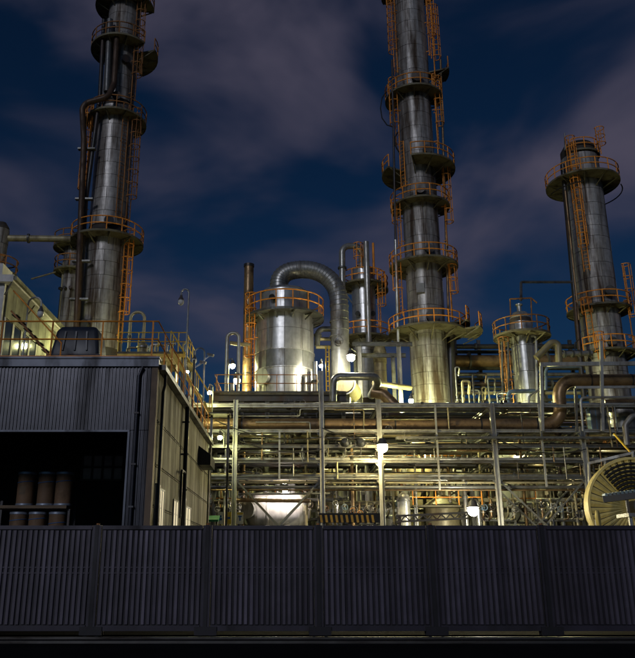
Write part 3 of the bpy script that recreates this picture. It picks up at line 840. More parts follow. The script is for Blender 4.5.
# ---- left tower
Y1 = 52.0
t1 = tower_base('distillation_tower', 'tall weathered grey tower at left with brown pipes down its side', 101, 321, Y1)
c1 = ORG[t1.name]
za, zb, zc, zd, zt = zat(238, Y1), zat(112, Y1), zat(40, Y1), zat(0, Y1), zat(-40, Y1)
sh = build('shell', MB().lathe([(1.56, 0), (1.56, za), (1.36, za + 0.5), (1.36, zb), (1.2, zb + 0.4), (1.2, zt), (0, zt + 0.5)], c1, 40), 'tower_core', t1)
clad(t1, sh, 1.62, zat(352, Y1), za - 0.2, 1.08, 10)
clad(t1, sh, 1.42, za + 0.6, zb - 0.1, 1.06, 10)
clad(t1, sh, 1.26, zb + 0.5, zt, 1.05, 9)
platform(t1, zat(229, Y1 - 2.7), 1.6, 2.7, m='rail_orange', nb=14)
platform(t1, zat(107, Y1 - 2.3), 1.4, 2.35, -125, 150, m='rail_rust_dulled', nb=10)
platform(t1, zat(33, Y1 - 2.4), 1.25, 2.45, -125, 60, m='rail_rust_dulled', nb=7)
platform(t1, zat(36, Y1 - 2.4), 1.25, 2.95, 75, 155, m='rail_rust_dulled', nb=5)
platform(t1, zat(-12, Y1 - 2.4), 1.25, 2.4, -150, 100, m='rail_rust_dulled', nb=9)
ladder(t1, -58, 1.95, zat(222, Y1), zat(112, Y1), 'rail_orange')
ladder(t1, 68, 1.75, zat(345, Y1), zat(236, Y1), 'rail_orange')
ladder(t1, 66, 1.75, zat(228, Y1), zat(116, Y1), 'rail_rust_dulled')
ladder(t1, 62, 1.55, zat(105, Y1), zat(-30, Y1), 'rail_rust_dulled')
ladder(t1, 40, 1.6, zat(225, Y1), zat(112, Y1), 'rail_rust_dulled', cage=False)
# brown process pipe that bends out round the platform
yy = Y1 - 1.9
build('side_pipe', MB().pipe([P(117, 36, yy), P(114, 84, yy), P(108, 97, yy - 0.6), P(82, 104, yy - 0.6), P(84, 140, yy - 0.3), P(76, 345, yy)], 0.22, 0.75, 12, 8), 'pipe_brown', t1)
build('side_pipe', MB().pipe([P(104, 20, yy + 0.2), P(100, 96, yy + 0.2), P(86, 200, yy + 0.2), P(77, 345, yy + 0.6)], 0.16, 0.6, 10), 'pipe_dark', t1)
build('side_pipe', MB().pipe([P(110, 20, yy + 0.3), P(107, 92, yy + 0.3)], 0.26, 0.6, 12), 'pipe_grey', t1)
for y in (150, 200, 262, 300):
    p = P(86 - (y - 150) * 0.05, y, yy + 0.1)
    build('pipe_clamp', MB().box(p.x - 0.55, p.x + 0.75, p.y - 0.3, p.y + 0.05, p.z - 0.06, p.z + 0.06), 'frame_steel', t1)
for a, y in ((15, 222), (-20, 325), (10, 98), (28, 60)):
    rr = 1.42 if y > 110 else 1.27
    if y > 240: rr = 1.62
    p = polar((c1.x, c1.y, zat(y, Y1 - rr)), rr, a)
    build('nozzle', MB().cyl(p, polar((p.x, p.y, p.z), 0.35, a), 0.28, 14).cyl(polar((p.x, p.y, p.z), 0.35, a), polar((p.x, p.y, p.z), 0.43, a), 0.36, 14), 'pipe_dark', t1)

# ---- shorter column behind the left tower
t1b = tower_base('side_column', 'short yellow-lit column with flared top beside the left tower', 69, 320, 57.0)
c = ORG[t1b.name]; Yb = 57.0
ztop = zat(243, Yb)
sh = build('shell', MB().lathe([(0.84, 0), (0.84, ztop - 0.2), (0.5, ztop + 0.35), (0, ztop + 0.45)], c, 32), 'tower_core', t1b)
clad(t1b, sh, 0.88, zat(352, Yb), zat(262, Yb), 1.5, 8)
clad(t1b, sh, 0.86, zat(262, Yb) + 0.02, ztop - 0.3, 1.2, 8)
platform(t1b, zat(266, Yb - 1.5), 0.85, 1.55, -170, 90, m='rail_rust_dulled', nb=9)
platform(t1b, zat(241, Yb - 1.6), 0.85, 1.75, m='rail_rust_dulled', nb=10)
p0 = polar((c.x, c.y, zat(279, Yb)), 1.1, -80)
build('davit', MB().tube([(c.x - 1.1, 56, zat(272, 56)), (c.x - 3.0, 56, zat(279, 56))], 0.07, 8), 'pipe_cream', t1b)
for k in range(3):
    p = polar((c.x, c.y, zat(292, Yb)), 0.86, -40 + 25 * k)
    build('nozzle', MB().cyl(p, polar(p, 0.3, -40 + 25 * k), 0.13, 10), 'pipe_dark', t1b)
build('side_pipe', MB().cyl(P(57, 352, 56.4), P(64, 262, 56.4), 0.11, 8), 'pipe_cream', t1b)

# ---- column at the far left edge
t0 = tower_base('edge_column', 'dark column cut off by the left edge of the picture', -6, 290, 50.0)
c = ORG[t0.name]
sh = build('shell', MB().lathe([(0.55, 0), (0.55, zat(228, 50)), (0.3, zat(223, 50)), (0, zat(222, 50))], c, 24), 'tower_core', t0)
clad(t0, sh, 0.58, zat(350, 50), zat(230, 50), 1.3, 8)
platform(t0, zat(270, 49), 0.6, 1.45, m='rail_rust_dulled', nb=9)
ladder(t0, 30, 0.85, zat(345, 50), zat(262, 50), 'rail_rust_dulled')
pipe_thing([P(-4, 238, 50), P(71, 239, 50.5)], 0.24, 'pipe_cream', 'thick tan pipe bridging high between two columns at far left', flanges=1)

# ---- centre tower
Y2 = 56.0
t2 = tower_base('distillation_tower', 'tallest centre tower ringed by many orange-railed platforms', 430, 380, Y2)
c2 = ORG[t2.name]
zt = zat(-45, Y2)
sh = build('shell', MB().lathe([(1.36, 0), (1.36, zt), (0, zt + 0.6)], c2, 40), 'tower_core', t2)
clad(t2, sh, 1.42, zat(418, Y2), zt, 1.16, 9)
def p2(y, r1, a0=-180, a1=180, r0=1.42, **k): return platform(t2, zat(y, Y2 - r1), r0, r1, a0, a1, **k)
p2(322, 3.0, nb=13)
p2(255, 2.72, -150, 150, nb=11)
p2(195, 2.4, -125, 118, nb=9)
p2(153, 3.05, -20, 150, nb=7)
p2(156, 3.0, -150, -62, nb=5)
p2(83, 2.45, -125, 108, nb=8)
p2(-25, 2.4, -120, 120, nb=8)
p2(52, 3.15, 68, 104, r0=1.45, nb=3)
p2(313, 3.3, 55, 125, r0=1.45, nb=4)
platform(t2, zat(322, Y2 - 3.0) - 0.004, 3.03, 4.2, 58, 104, nb=2)
ladder(t2, -62, 1.75, zat(80, Y2), zat(-30, Y2))
ladder(t2, 72, 1.95, zat(84, Y2), zat(12, Y2))
ladder(t2, 66, 1.85, zat(152, Y2), zat(84, Y2))
ladder(t2, 74, 2.0, zat(250, Y2), zat(168, Y2))
ladder(t2, -66, 2.1, zat(252, Y2), zat(206, Y2))
ladder(t2, -66, 2.3, zat(320, Y2), zat(262, Y2))
ladder(t2, -50, 1.95, zat(195, Y2), zat(150, Y2), cage=False)
ladder(t2, -64, 1.9, zat(153, Y2), zat(86, Y2))
ladder(t2, 70, 2.0, zat(322, Y2), zat(256, Y2))
ladder(t2, 58, 1.75, zat(64, Y2), zat(-30, Y2))
yy = Y2 - 1.3
build('side_pipe', MB().cyl(P(400, 408, yy), P(395.5, 240, yy), 0.12, 8), 'pipe_light', t2)
build('side_pipe', MB().cyl(P(395.5, 240, yy), P(392, 60, yy), 0.09, 8), 'pipe_dark', t2)
build('side_pipe', MB().cyl(P(449, 330, Y2 - 0.6), P(440.5, 60, Y2 - 0.6), 0.10, 8), 'pipe_rust', t2)
build('side_pipe', MB().cyl(P(452, 412, Y2 + 0.3), P(450, 325, Y2 + 0.3), 0.38, 14), 'pipe_dark', t2)
build('hose', MB().tube([P(386, 92, yy), P(382, 98, yy), P(380.5, 108, yy), P(382, 118, yy), P(387, 125, yy), P(393, 127, yy)], 0.05, 6), 'black_rubber', t2)
build('hose', MB().tube([P(398, 132, yy), P(395, 137, yy), P(395, 145, yy), P(399, 152, yy)], 0.06, 6), 'black_rubber', t2)
for a, y, r_ in ((2, 78, 0.42), (5, 317, 0.42), (-8, 190, 0.34), (20, 150, 0.3), (8, 250, 0.3)):
    p = polar((c2.x, c2.y, zat(y, Y2 - 1.42)), 1.42, a)
    d = polar((0, 0, 0), 1, a)
    build('manway', MB().cyl(p - d * 0.1, p + d * 0.28, r_, 18).cyl(p + d * 0.28, p + d * 0.38, r_ * 1.22, 18), 'vessel_dark', t2)
p = polar((c2.x, c2.y, zat(288, Y2 - 1.42)), 1.47, -25)
build('hatch_plate', MB().bar(p + Vector((-0.3, -0.05, 0)), p + Vector((0.3, -0.2, 0)), 0.08, 0.75), 'vessel_dark', t2)

# ---- right tower
Y3 = 58.0
t3 = tower_base('distillation_tower', 'right-hand tower with a wide round platform at its top', 600, 320, Y3)
c3 = ORG[t3.name]
zt = zat(152, Y3)
sh = build('shell', MB().lathe([(1.5, 0), (1.5, zt), (1.2, zt + 0.5), (0.0, zt + 0.75)], c3, 40), 'tower_core', t3)
clad(t3, sh, 1.56, zat(420, Y3), zat(172, Y3), 1.15, 10)
clad(t3, sh, 1.54, zat(172, Y3) + 0.02, zat(160, Y3), 1.0, 10)
platform(t3, zat(168, Y3 - 3.0), 1.5, 3.0, nb=14)
platform(t3, zat(302, Y3 - 2.5), 1.56, 2.5, -180, 180, nb=12)
platform(t3, zat(148, Y3 - 1.7), 0.4, 1.7, -40, 140, nb=5)
platform(t3, zat(348, Y3 - 2.3), 1.56, 2.5, -60, 170, nb=8)
ladder(t3, -38, 1.95, zat(278, Y3), zat(148, Y3))
ladder(t3, -46, 2.1, zat(345, Y3), zat(305, Y3))
ladder(t3, 62, 2.2, zat(346, Y3), zat(270, Y3))
ladder(t3, -30, 2.1, zat(365, Y3), zat(340, Y3), cage_from=0.6)
ladder(t3, 38, 1.9, zat(162, Y3), zat(139, Y3), cage_from=0.8)
build('side_pipe', MB().cyl(P(584, 400, Y3 - 0.9), P(562.5, 165, Y3 - 0.9), 0.20, 10), 'pipe_dark', t3)
build('side_pipe', MB().cyl(P(579, 320, Y3 - 1.5), P(565, 190, Y3 - 1.5), 0.08, 8), 'pipe_rust', t3)
build('vent_stub', MB().cyl(P(565.5, 150, Y3 - 1.2), P(564.5, 133, Y3 - 1.2), 0.12, 8, 0.05), 'pipe_light', t3)
build('hose', MB().arc((c3.x, c3.y, zat(180, Y3 - 3)), 3.05, -80, -20, 0.05), 'black_rubber', t3)
build('hose', MB().arc((c3.x, c3.y, zat(178, Y3 - 3)), 3.05, 50, 150, 0.05), 'black_rubber', t3)
for a, y, r_ in ((10, 292, 0.38), (-2, 342, 0.3)):
    p = polar((c3.x, c3.y, zat(y, Y3 - 1.56)), 1.56, a); d = polar((0, 0, 0), 1, a)
    build('manway', MB().cyl(p - d * 0.1, p + d * 0.28, r_, 18).cyl(p + d * 0.28, p + d * 0.38, r_ * 1.22, 18), 'vessel_dark', t3)
pipe_thing([P(572, 282, 56), P(521, 282, 54), P(521, 300, 52)], 0.10, 'pipe_grey', 'thin pipe running from the right tower to the small column top', bend=0.4)

# ---- small column with platform
Y4 = 52.0
t4 = tower_base('small_column', 'slim grey column with a rusty railed platform left of the right tower', 526, 380, Y4)
c4 = ORG[t4.name]
zt = zat(322, Y4)
sh = build('shell', MB().lathe([(0.78, 0), (0.78, zt), (0.70, zt + 0.35), (0.4, zt + 0.65), (0.12, zt + 0.75), (0.12, zt + 1.2)], c4, 32), 'tower_core', t4)
clad(t4, sh, 0.81, zat(425, Y4), zt - 0.1, 1.9, 6, m='tank_steel')
build('head', MB().lathe([(0.70, zt + 0.05), (0.74, zt + 0.3), (0.5, zt + 0.68), (0.16, zt + 0.8), (0.16, zt + 1.25), (0.26, zt + 1.26), (0.26, zt + 1.36), (0, zt + 1.37)], c4, 24), 'pipe_light', t4)
platform(t4, zat(329, Y4 - 2.0), 0.8, 2.0, m='rail_rust_dulled', nb=12)
for x in (511, 532):
    build('frame_leg', MB().cyl(P(x, 326, Y4), P(x - 1, 299, Y4), 0.05, 6), 'rail_rust_dulled', t4)
build('frame_bar', MB().tube([P(510, 299, Y4), P(531, 298, Y4), P(537, 303, Y4)], 0.06, 6), 'rail_rust_dulled', t4)
build('side_pipe', MB().pipe([P(537.5, 425, Y4 - 0.8), P(536, 336, Y4 - 0.8), P(531, 336, Y4 - 0.8)], 0.11, 0.3, 8), 'pipe_light', t4)
ladder(t4, -72, 1.35, zat(425, Y4), zat(340, Y4), 'rail_rust_dulled', cage_from=1.0)
build('stair_frame', MB().cyl(P(503, 425, 51), P(502, 342, 51), 0.07, 6).cyl(P(509, 425, 51), P(508, 342, 51), 0.07, 6), 'frame_steel', t4)

# ---- vessel with U pipe behind the centre
Y5 = 60.0
t5 = tower_base('small_column', 'grey column topped by an orange-railed deck and an upside-down U pipe', 364, 310, Y5)
c5 = ORG[t5.name]
zt = zat(270, Y5)
sh = build('shell', MB().lathe([(0.97, 0), (0.97, zt), (0.6, zt + 0.3), (0, zt + 0.4)], c5, 32), 'tower_core', t5)
clad(t5, sh, 1.0, zat(400, Y5), zt, 2.0, 8, m='tank_steel')
platform(t5, zat(279, Y5 - 1.85), 1.0, 1.85, nb=11)
platform(t5, zat(334, Y5 - 1.9), 1.0, 2.2, nb=11)
platform(t5, zat(291, Y5), 1.0, 2.1, 60, 130, nb=3)
ladder(t5, 60, 1.4, zat(333, Y5), zat(276, Y5))
ladder(t5, -20, 1.2, zat(272, Y5), zat(250, Y5), cage_from=0.8)
build('mast', MB().cyl(P(374, 275, Y5 - 0.8), P(373, 243, Y5 - 0.8), 0.10, 8), 'rail_orange', t5)
build('overhead_pipe', MB().pipe([P(343, 352, 58.6), P(342, 246, 58.6), P(362, 246, 58.9), P(361.5, 268, 59.2)], 0.27, 0.7, 14, 8), 'pipe_light', t5)
build('standpipe', MB().cyl(P(369, 346, 58), P(366, 242, 58), 0.24, 14), 'pipe_light', t5)
for y in (268, 300):
    p = P(342.2, y, 58.6); q = flange(t5, p, (0, 0, 1), 0.26)
build('strut', MB().bar(P(346, 294, 58.8), P(352, 303, 59.2), 0.08, 0.08).bar(P(346, 294, 58.8), P(352, 294, 59.2), 0.08, 0.08), 'frame_light', t5)
for a, y in ((-30, 314), (28, 314)):
    p = polar((c5.x, c5.y, zat(y, Y5 - 1)), 1.0, a); d = polar((0, 0, 0), 1, a)
    build('nozzle', MB().cyl(p, p + d * 0.3, 0.15, 10).cyl(p + d * 0.3, p + d * 0.36, 0.22, 10), 'pipe_dark', t5)
# stout insulated riser below it
rv = thing('insulated_riser', 'short stout banded riser lit yellow beneath the U pipe column', 'duct', (xat(381, 385, 56), 56, 0))
c = ORG[rv.name]
build('body', MB().lathe([(0.48, 0), (0.48, zat(350, 56)), (0.40, zat(347, 56)), (0, zat(346.5, 56))], c, 24), 'pipe_cream', rv)
for k in range(9):
    z = zat(351, 56) - 0.1 - k * 0.11
    build('band', MB().lathe([(0.485, z - 0.03), (0.52, z - 0.02), (0.52, z + 0.02), (0.485, z + 0.03)], c, 24), 'pipe_cream', rv)
for k in range(3):
    z = zat(383, 56) + k * 0.9
    build('seam', MB().lathe([(0.485, z - 0.02), (0.50, z), (0.485, z + 0.02)], c, 24), 'pipe_grey', rv)

# =================================================================== PROCESS DECK + BIG TANK
DZ = 11.45
dk = thing('process_deck', 'raised dark steel deck with orange rails carrying the big tank', 'platform', (1.5, 50, 0))
dx0, dx1 = xat(214, 396, 46), xat(346, 396, 46)
build('deck', MB().box(dx0, dx1, 45.6, 54.5, DZ - 0.12, DZ), 'deck_steel', dk)
build('edge_beam', MB().ibeam((dx0, 45.75, DZ - 0.33), (dx1, 45.75, DZ - 0.33), 0.25, 0.4), 'frame_dark', dk)
for k in range(6):
    x = dx0 + 0.2 + (dx1 - dx0 - 0.4) * k / 5
    build('joist', MB().ibeam((x, 45.9, DZ - 0.28), (x, 54.4, DZ - 0.28), 0.15, 0.3), 'frame_dark', dk)
    for y in (45.75, 54.3):
        build('leg', MB().ibeam((x, y, 0), (x, y, DZ - 0.54), 0.24, 0.24), 'frame_steel', dk)
gr = build('guardrail', MB().box(dx0, dx1, 45.62, 45.64, DZ + 0.003, DZ + 0.1), 'frame_dark', dk)
rails(gr, [(dx0 + 0.05, 53, DZ), (dx0 + 0.05, 45.65, DZ), (xat(317, 390, 45.6), 45.65, DZ)], 'rail_rust_dulled', h=1.15, spacing=1.25, t=0.03)  # orange rail in a duller tone, standing in for yellow lamplight on it

Y6 = 50.0
tk = thing('process_tank', 'big bright steel tank with orange railed crown and round manway', 'tank', (xat(284.6, 350, Y6), Y6, DZ))
c6 = Vector((ORG[tk.name].x, Y6, 0))
zb0, zb1, zb2, zb3, zb4 = DZ, zat(366, Y6 - 1.95), zat(348, Y6 - 1.95), zat(306, Y6 - 1.9), zat(288, Y6 - 1.7)
build('shell', MB().lathe([(1.96, zb0 - 0.001), (1.96, zb3), (1.74, zb3 + 0.02), (1.74, zb4), (1.2, zb4 + 0.35), (0, zb4 + 0.5)], c6, 48), 'tower_core', tk)
def bandpan(z0, z1, r, npan, m='tank_steel'):
    d = 360.0 / npan
    me = panel_mesh(r, z1 - z0, d, m)
    for j in range(npan):
        a = -180 + j * d + d / 2
        if abs(a) < 140: inst('panel', me, tk.children[0], Vector((c6.x, c6.y, z0)), R(a))
bandpan(zb0 + 0.01, zb1, 2.03, 10)
bandpan(zb1, zb2, 2.055, 10, 'pipe_grey')
bandpan(zb2, zb2 + (zb3 - zb2) * 0.5, 2.02, 10)
bandpan(zb2 + (zb3 - zb2) * 0.5, zb3, 2.00, 10)
bandpan(zb3 + 0.02, zb4, 1.78, 10)
for z, r in ((zb1, 2.08), (zb2, 2.09), (zb4, 1.82)):
    build('band_ring', MB().lathe([(r - 0.05, z - 0.05), (r, z - 0.04), (r, z + 0.04), (r - 0.05, z + 0.05)], c6, 48), 'tank_steel', tk)
build('crown', MB().lathe([(1.80, zb4), (1.55, zb4 + 0.3), (0.9, zb4 + 0.5), (0, zb4 + 0.55)], c6, 40), 'tank_steel', tk)
platform(tk, zat(307, Y6 - 2.75), 2.0, 2.75, deck='frame_steel', nb=16, rh=1.3)
ladder(tk, -62, 2.42, zat(392, Y6), zat(300, Y6), c=(c6.x, c6.y, 0))
mw = P(264.5, 376, Y6 - 2.0); a = -38
d = polar((0, 0, 0), 1, a); p = polar((c6.x, c6.y, mw.z), 2.0, a)
p = Vector((mw.x, p.y, mw.z))
build('manway', MB().cyl(p - d * 0.3, p + d * 0.25, 0.46, 24).cyl(p + d * 0.25, p + d * 0.34, 0.56, 24), 'tank_steel', tk)
p = polar((c6.x, c6.y, zat(298, Y6 - 1.7)), 1.78, -24); d = polar((0, 0, 0), 1, -24)
build('nozzle', MB().cyl(p, p + d * 0.3, 0.14, 10).cyl(p + d * 0.3, p + d * 0.37, 0.22, 10), 'pipe_dark', tk)
for k, a in enumerate((38, 52)):
    p = polar((c6.x, c6.y, DZ), 2.25, a)
    build('drain_pipe', MB().pipe([p, p + Vector((0, 0, 1.7 + k * 0.5)), polar((c6.x, c6.y, DZ + 1.7 + k * 0.5), 1.9, a)], 0.13, 0.2, 10), 'pipe_light', tk)

# big duct from the tank crown
Yd = 50.0
dpts = [P(277, 292, Yd), P(277, 285, Yd)]
arc0 = spline([P(x, y, Yd) for x, y in ((281, 300), (279, 288), (280, 279.5), (285, 273.5), (293, 270.5), (304, 269.6), (314, 270.8), (323, 274.5), (331, 281), (336.5, 290), (339, 302), (339.6, 320), (340, 352))], 3)
du = build('crown_duct', MB().tube(arc0, 0.64, 24), 'duct_steel', None, org=P(282, 300, Yd), label='fat ribbed steel duct arching from the tank crown', cat='duct')
for i in range(1, len(arc0) - 1):
    d_ = (arc0[i + 1] - arc0[i - 1]).normalized()
    _, s_, u_ = frame_of(d_)
    build('duct_rib', MB().tube([arc0[i] + (s_ * math.cos(k * math.pi / 12) + u_ * math.sin(k * math.pi / 12)) * 0.645 for k in range(24)], 0.024, 5, closed=True), 'duct_steel', du)
for y in (306, 322, 337):
    p = P(339.2, y, Yd)
    build('duct_band', MB().lathe([(0.635, -0.06), (0.68, -0.05), (0.68, 0.05), (0.635, 0.06)], p, 24), 'duct_steel', du)
build('duct_foot', MB().cyl(P(340, 352, Yd), P(340.4, 366, Yd), 0.64, 20, 0.68).cyl(P(340.4, 366, Yd), Vector((P(340.4, 366, Yd).x, Yd, DZ + 0.003)), 0.68, 20), 'tank_steel', du)
valve(du, P(338, 343, Yd - 0.68), 0.16, (0, -1, 0))

# rusty stack behind the tank
sk = thing('exhaust_stack', 'rusty brown stack standing behind the big tank', 'chimney', (xat(248, 330, 53.2), 53.2, DZ))
c = ORG[sk.name]
build('shaft', MB().lathe([(0.36, 0), (0.36, zat(266, 53.2) - DZ), (0.30, zat(266, 53.2) - DZ), (0.30, zat(275, 53.2) - DZ)], c, 20), 'pipe_rust', sk)
build('collar', MB().lathe([(0.365, zat(267, 53.2) - DZ), (0.40, zat(267, 53.2) - DZ), (0.40, zat(264.5, 53.2) - DZ), (0.33, zat(264.5, 53.2) - DZ)], c, 20), 'pipe_dark', sk)
build('band', MB().lathe([(0.365, 3.0), (0.39, 3.02), (0.39, 3.1), (0.365, 3.12)], c, 20), 'pipe_dark', sk)
pipe_thing([Vector((xat(226, 390, 47), 47, DZ)), Vector((xat(226, 390, 47), 47, zat(333, 47))), Vector((xat(239, 333, 47), 47, zat(333, 47))), Vector((xat(239, 333, 47), 47, DZ))], 0.11, 'pipe_light', 'slim upside-down U pipe left of the big tank', bend=0.35, flanges=1)
pipe_thing([Vector((xat(229, 390, 48), 48, zat(343, 48))), Vector((xat(250, 343, 48), 48.5, zat(343, 48)))], 0.13, 'pipe_cream', 'short level pipe joining the tank ladder to the U pipe')
for i, (px, top, r_, lab) in enumerate(((232, 384, 0.10, 'short grey post left of the tank manway'), (315, 362, 0.17, 'pale standpipe at the right foot of the big tank'), (309, 372, 0.12, 'slimmer standpipe against the right foot of the big tank'))):
    x = xat(px, 385, 46.3)
    o_ = pipe_thing([(x, 46.3, DZ), (x, 46.3, zat(top, 46.3))], r_, 'pipe_light', lab, flanges=1)
# right part of the deck: exchanger, ladder, elbow pipes
hx = thing('heat_exchanger', 'round-ended cream exchanger under the brightest deck lamp', 'vessel', (xat(346, 385, 48.5), 48.5, DZ))
e = P(344, 383, 48.2)
build('body', MB().lathe([(0.0, -0.02), (0.62, 0.0), (0.66, 0.06), (0.66, 3.2), (0.4, 3.6), (0, 3.7)], (e.x, 48.2, e.z), 24, axis=(0.25, 1, 0)), 'pipe_cream', hx)
build('end_flange', MB().lathe([(0.66, 0.1), (0.76, 0.1), (0.76, 0.24), (0.66, 0.24)], (e.x, 48.2, e.z), 24, axis=(0.25, 1, 0)), 'pipe_light', hx)
build('saddle', MB().box(e.x - 0.4, e.x + 0.4, 48.8, 49.0, DZ + 0.003, e.z - 0.4), 'frame_steel', hx)
build('saddle', MB().box(e.x - 0.1, e.x + 0.9, 50.8, 51.0, DZ + 0.003, e.z - 0.4), 'frame_steel', hx)
pipe_thing([P(333, 402, 45.2), P(333.5, 376.5, 45.2), P(376, 376.5, 45.2), P(378, 383, 45.6), P(371, 396, 47)], 0.235, 'pipe_grey', 'thick grey pipe arching low in front of the deck exchanger', bend=0.5, n=14)
pipe_thing([P(372, 392, 46.4), P(383, 394, 46.2), P(399, 410, 45.8)], 0.36, 'pipe_rust', 'fat brown elbow pipe diving behind the top rack beam', bend=0.5, n=14)
pipe_thing([P(374, 383, 49), P(410, 388, 52)], 0.19, 'pipe_cream', 'tan pipe slanting from the stout riser to the centre tower')
yl = thing('yellow_ladder', 'small yellow ladder beside the duct foot on the deck', 'ladder', (xat(328, 394, 46.5), 46.5, DZ))
for px in (326.3, 329.5):
    x = xat(px, 380, 46.5)
    build('stile', MB().box(x - 0.04, x + 0.04, 46.46, 46.54, DZ + 0.004, zat(346, 46.5)), 'rail_yellow', yl)
x0, x1 = xat(326.3, 380, 46.5), xat(329.5, 380, 46.5)
for k in range(9):
    z = DZ + 0.3 + k * 0.32
    if z < zat(347, 46.5): build('rung', MB().cyl((x0, 46.5, z), (x1, 46.5, z), 0.025, 6), 'rail_yellow', yl)
# high pipe bridge frame right of the duct
fb = thing('pipe_bridge', 'grey steel bridge frame behind the deck lamp', 'frame', (6, 52, 0))
for px in (360, 400):
    x = xat(px, 380, 52)
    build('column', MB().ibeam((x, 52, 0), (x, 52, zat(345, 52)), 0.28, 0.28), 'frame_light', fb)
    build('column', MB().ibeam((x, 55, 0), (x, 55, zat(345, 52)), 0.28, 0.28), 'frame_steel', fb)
build('beam', MB().ibeam((xat(352, 344, 52), 51.9, zat(344.5, 52)), (xat(412, 344, 52), 51.9, zat(344.5, 52)), 0.2, 0.3), 'frame_steel', fb)
build('beam', MB().ibeam((xat(352, 344, 52), 55, zat(344.5, 52)), (xat(412, 344, 52), 55, zat(344.5, 52)), 0.2, 0.3), 'frame_steel', fb)
pipe_thing([P(317, 346, 51), P(318, 329, 51), P(333, 329, 51)], 0.2, 'pipe_grey', 'grey elbow pipe between the tank and its duct', bend=0.45, n=12, flanges=1)
pipe_thing([P(316, 339, 51.2), P(333, 339, 51.2)], 0.13, 'pipe_cream', 'short cream pipe below the grey elbow beside the duct')
pipe_thing([P(316, 347, 51.2), P(334, 347, 51.2)], 0.13, 'pipe_cream', 'lower short cream pipe entering the duct foot')

# =================================================================== MAIN PIPE RACK
RY0, RY1 = 42.0, 48.0
TZ = {'a': zat(406, RY0), 'b': zat(431, RY0), 'c': zat(446.5, RY0), 'd': zat(461.5, RY0), 'e': zat(478, RY0)}
RCOL = [(-9.5, 402), (xat(235, 450, RY0), 400), (xat(322, 450, RY0), 371), (xat(380, 450, RY0), 400), (xat(495, 450, RY0), 403), (xat(586, 470, RY0), 427), (xat(690, 470, RY0), 403)]
rk = thing('pipe_rack', 'long grey steel pipe rack stretching across behind the gate', 'pipe rack', (5, 42, 0))
for i, (x, top) in enumerate(RCOL):
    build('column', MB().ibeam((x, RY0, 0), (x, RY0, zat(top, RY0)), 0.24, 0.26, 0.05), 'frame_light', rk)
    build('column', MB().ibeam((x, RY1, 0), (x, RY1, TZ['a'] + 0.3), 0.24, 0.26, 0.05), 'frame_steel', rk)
for nm, z in TZ.items():
    for (xa, _), (xb, tb) in zip(RCOL[:-1], RCOL[1:]):
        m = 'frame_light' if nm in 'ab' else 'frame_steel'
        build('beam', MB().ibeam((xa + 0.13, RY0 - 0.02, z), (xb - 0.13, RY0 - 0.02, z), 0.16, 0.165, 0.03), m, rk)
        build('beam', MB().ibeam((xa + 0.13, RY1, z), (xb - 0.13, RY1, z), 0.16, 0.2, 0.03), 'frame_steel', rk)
    for x, top in RCOL:
        build('cross_beam', MB().ibeam((x, RY0 + 0.14, z), (x, RY1 - 0.14, z), 0.16, 0.22, 0.03), 'frame_steel', rk)
gus = shared(('gusset', 1), 'frame_steel', lambda q: q.add([(0, 0, 0), (0.17, 0, 0), (0, 0, -0.2), (0, 0.03, 0), (0.17, 0.03, 0), (0, 0.03, -0.2)], [(0, 2, 1), (3, 4, 5), (0, 1, 4, 3), (1, 2, 5, 4), (2, 0, 3, 5)]))
for nm, z in TZ.items():
    for x, top in RCOL[1:6]:
        if z > zat(top, RY0): continue
        inst('gusset', gus, rk, (x + 0.13, RY0 - 0.03, z - 0.11)); inst('gusset', gus, rk, (x - 0.13, RY0, z - 0.11), math.pi)
for px, y0, y1 in ((279.5, 431, 479), (437, 405, 490), (542, 405, 487)):
    x = xat(px, 450, RY0)
    build('hanger', MB().box(x - 0.05, x + 0.05, RY0 - 0.20, RY0 - 0.112, zat(y1, RY0), zat(y0, RY0)), 'frame_light', rk)
for a, b in ((1, 2), (4, 5)):
    xa, xb = RCOL[a][0] + 0.1, RCOL[b][0] - 0.1
    for Y in (RY0 + 0.05, RY0 + 1.7):
        build('brace', MB().bar((xa, Y, TZ['e'] - 0.12), (xb, Y, 0.9), 0.07, 0.09), 'frame_steel', rk)
        build('brace', MB().bar((xb, Y + 0.12, TZ['e'] - 0.12), (xa, Y + 0.12, 0.9), 0.07, 0.09), 'frame_steel', rk)

# the fat rusty pipe along the rack that climbs at the right
YS = 42.75
sp = [P(190, 424, YS), P(562, 423.5, YS), P(562, 380.5, YS), P(720, 380.5, YS)]
sp[2].x = sp[1].x
sp[0].z = sp[1].z = TZ['b'] + 0.10 + 0.375
spo = build('rusty_main', MB().pipe(sp, 0.37, 1.0, 20, 12), 'pipe_rust', None, org=sp[0], label='fat rusty brown pipe along the rack that steps up at the right', cat='pipe')
for f in (0.14, 0.36, 0.55, 0.78, 0.93):
    p = sp[0].lerp(sp[1], f)
    build('weld_band', MB().lathe([(0.371, -0.05), (0.39, -0.04), (0.39, 0.04), (0.371, 0.05)], p, 18, axis=(1, 0, 0)), 'pipe_dark', spo)
    build('shoe', MB().box(p.x - 0.1, p.x + 0.1, p.y - 0.15, p.y + 0.15, TZ['b'] + 0.085, p.z - 0.355), 'frame_steel', spo)
for f in (0.2, 0.45):
    p = sp[2].lerp(sp[3], f)
    build('weld_band', MB().lathe([(0.371, -0.05), (0.39, -0.04), (0.39, 0.04), (0.371, 0.05)], p, 18, axis=(1, 0, 0)), 'pipe_dark', spo)

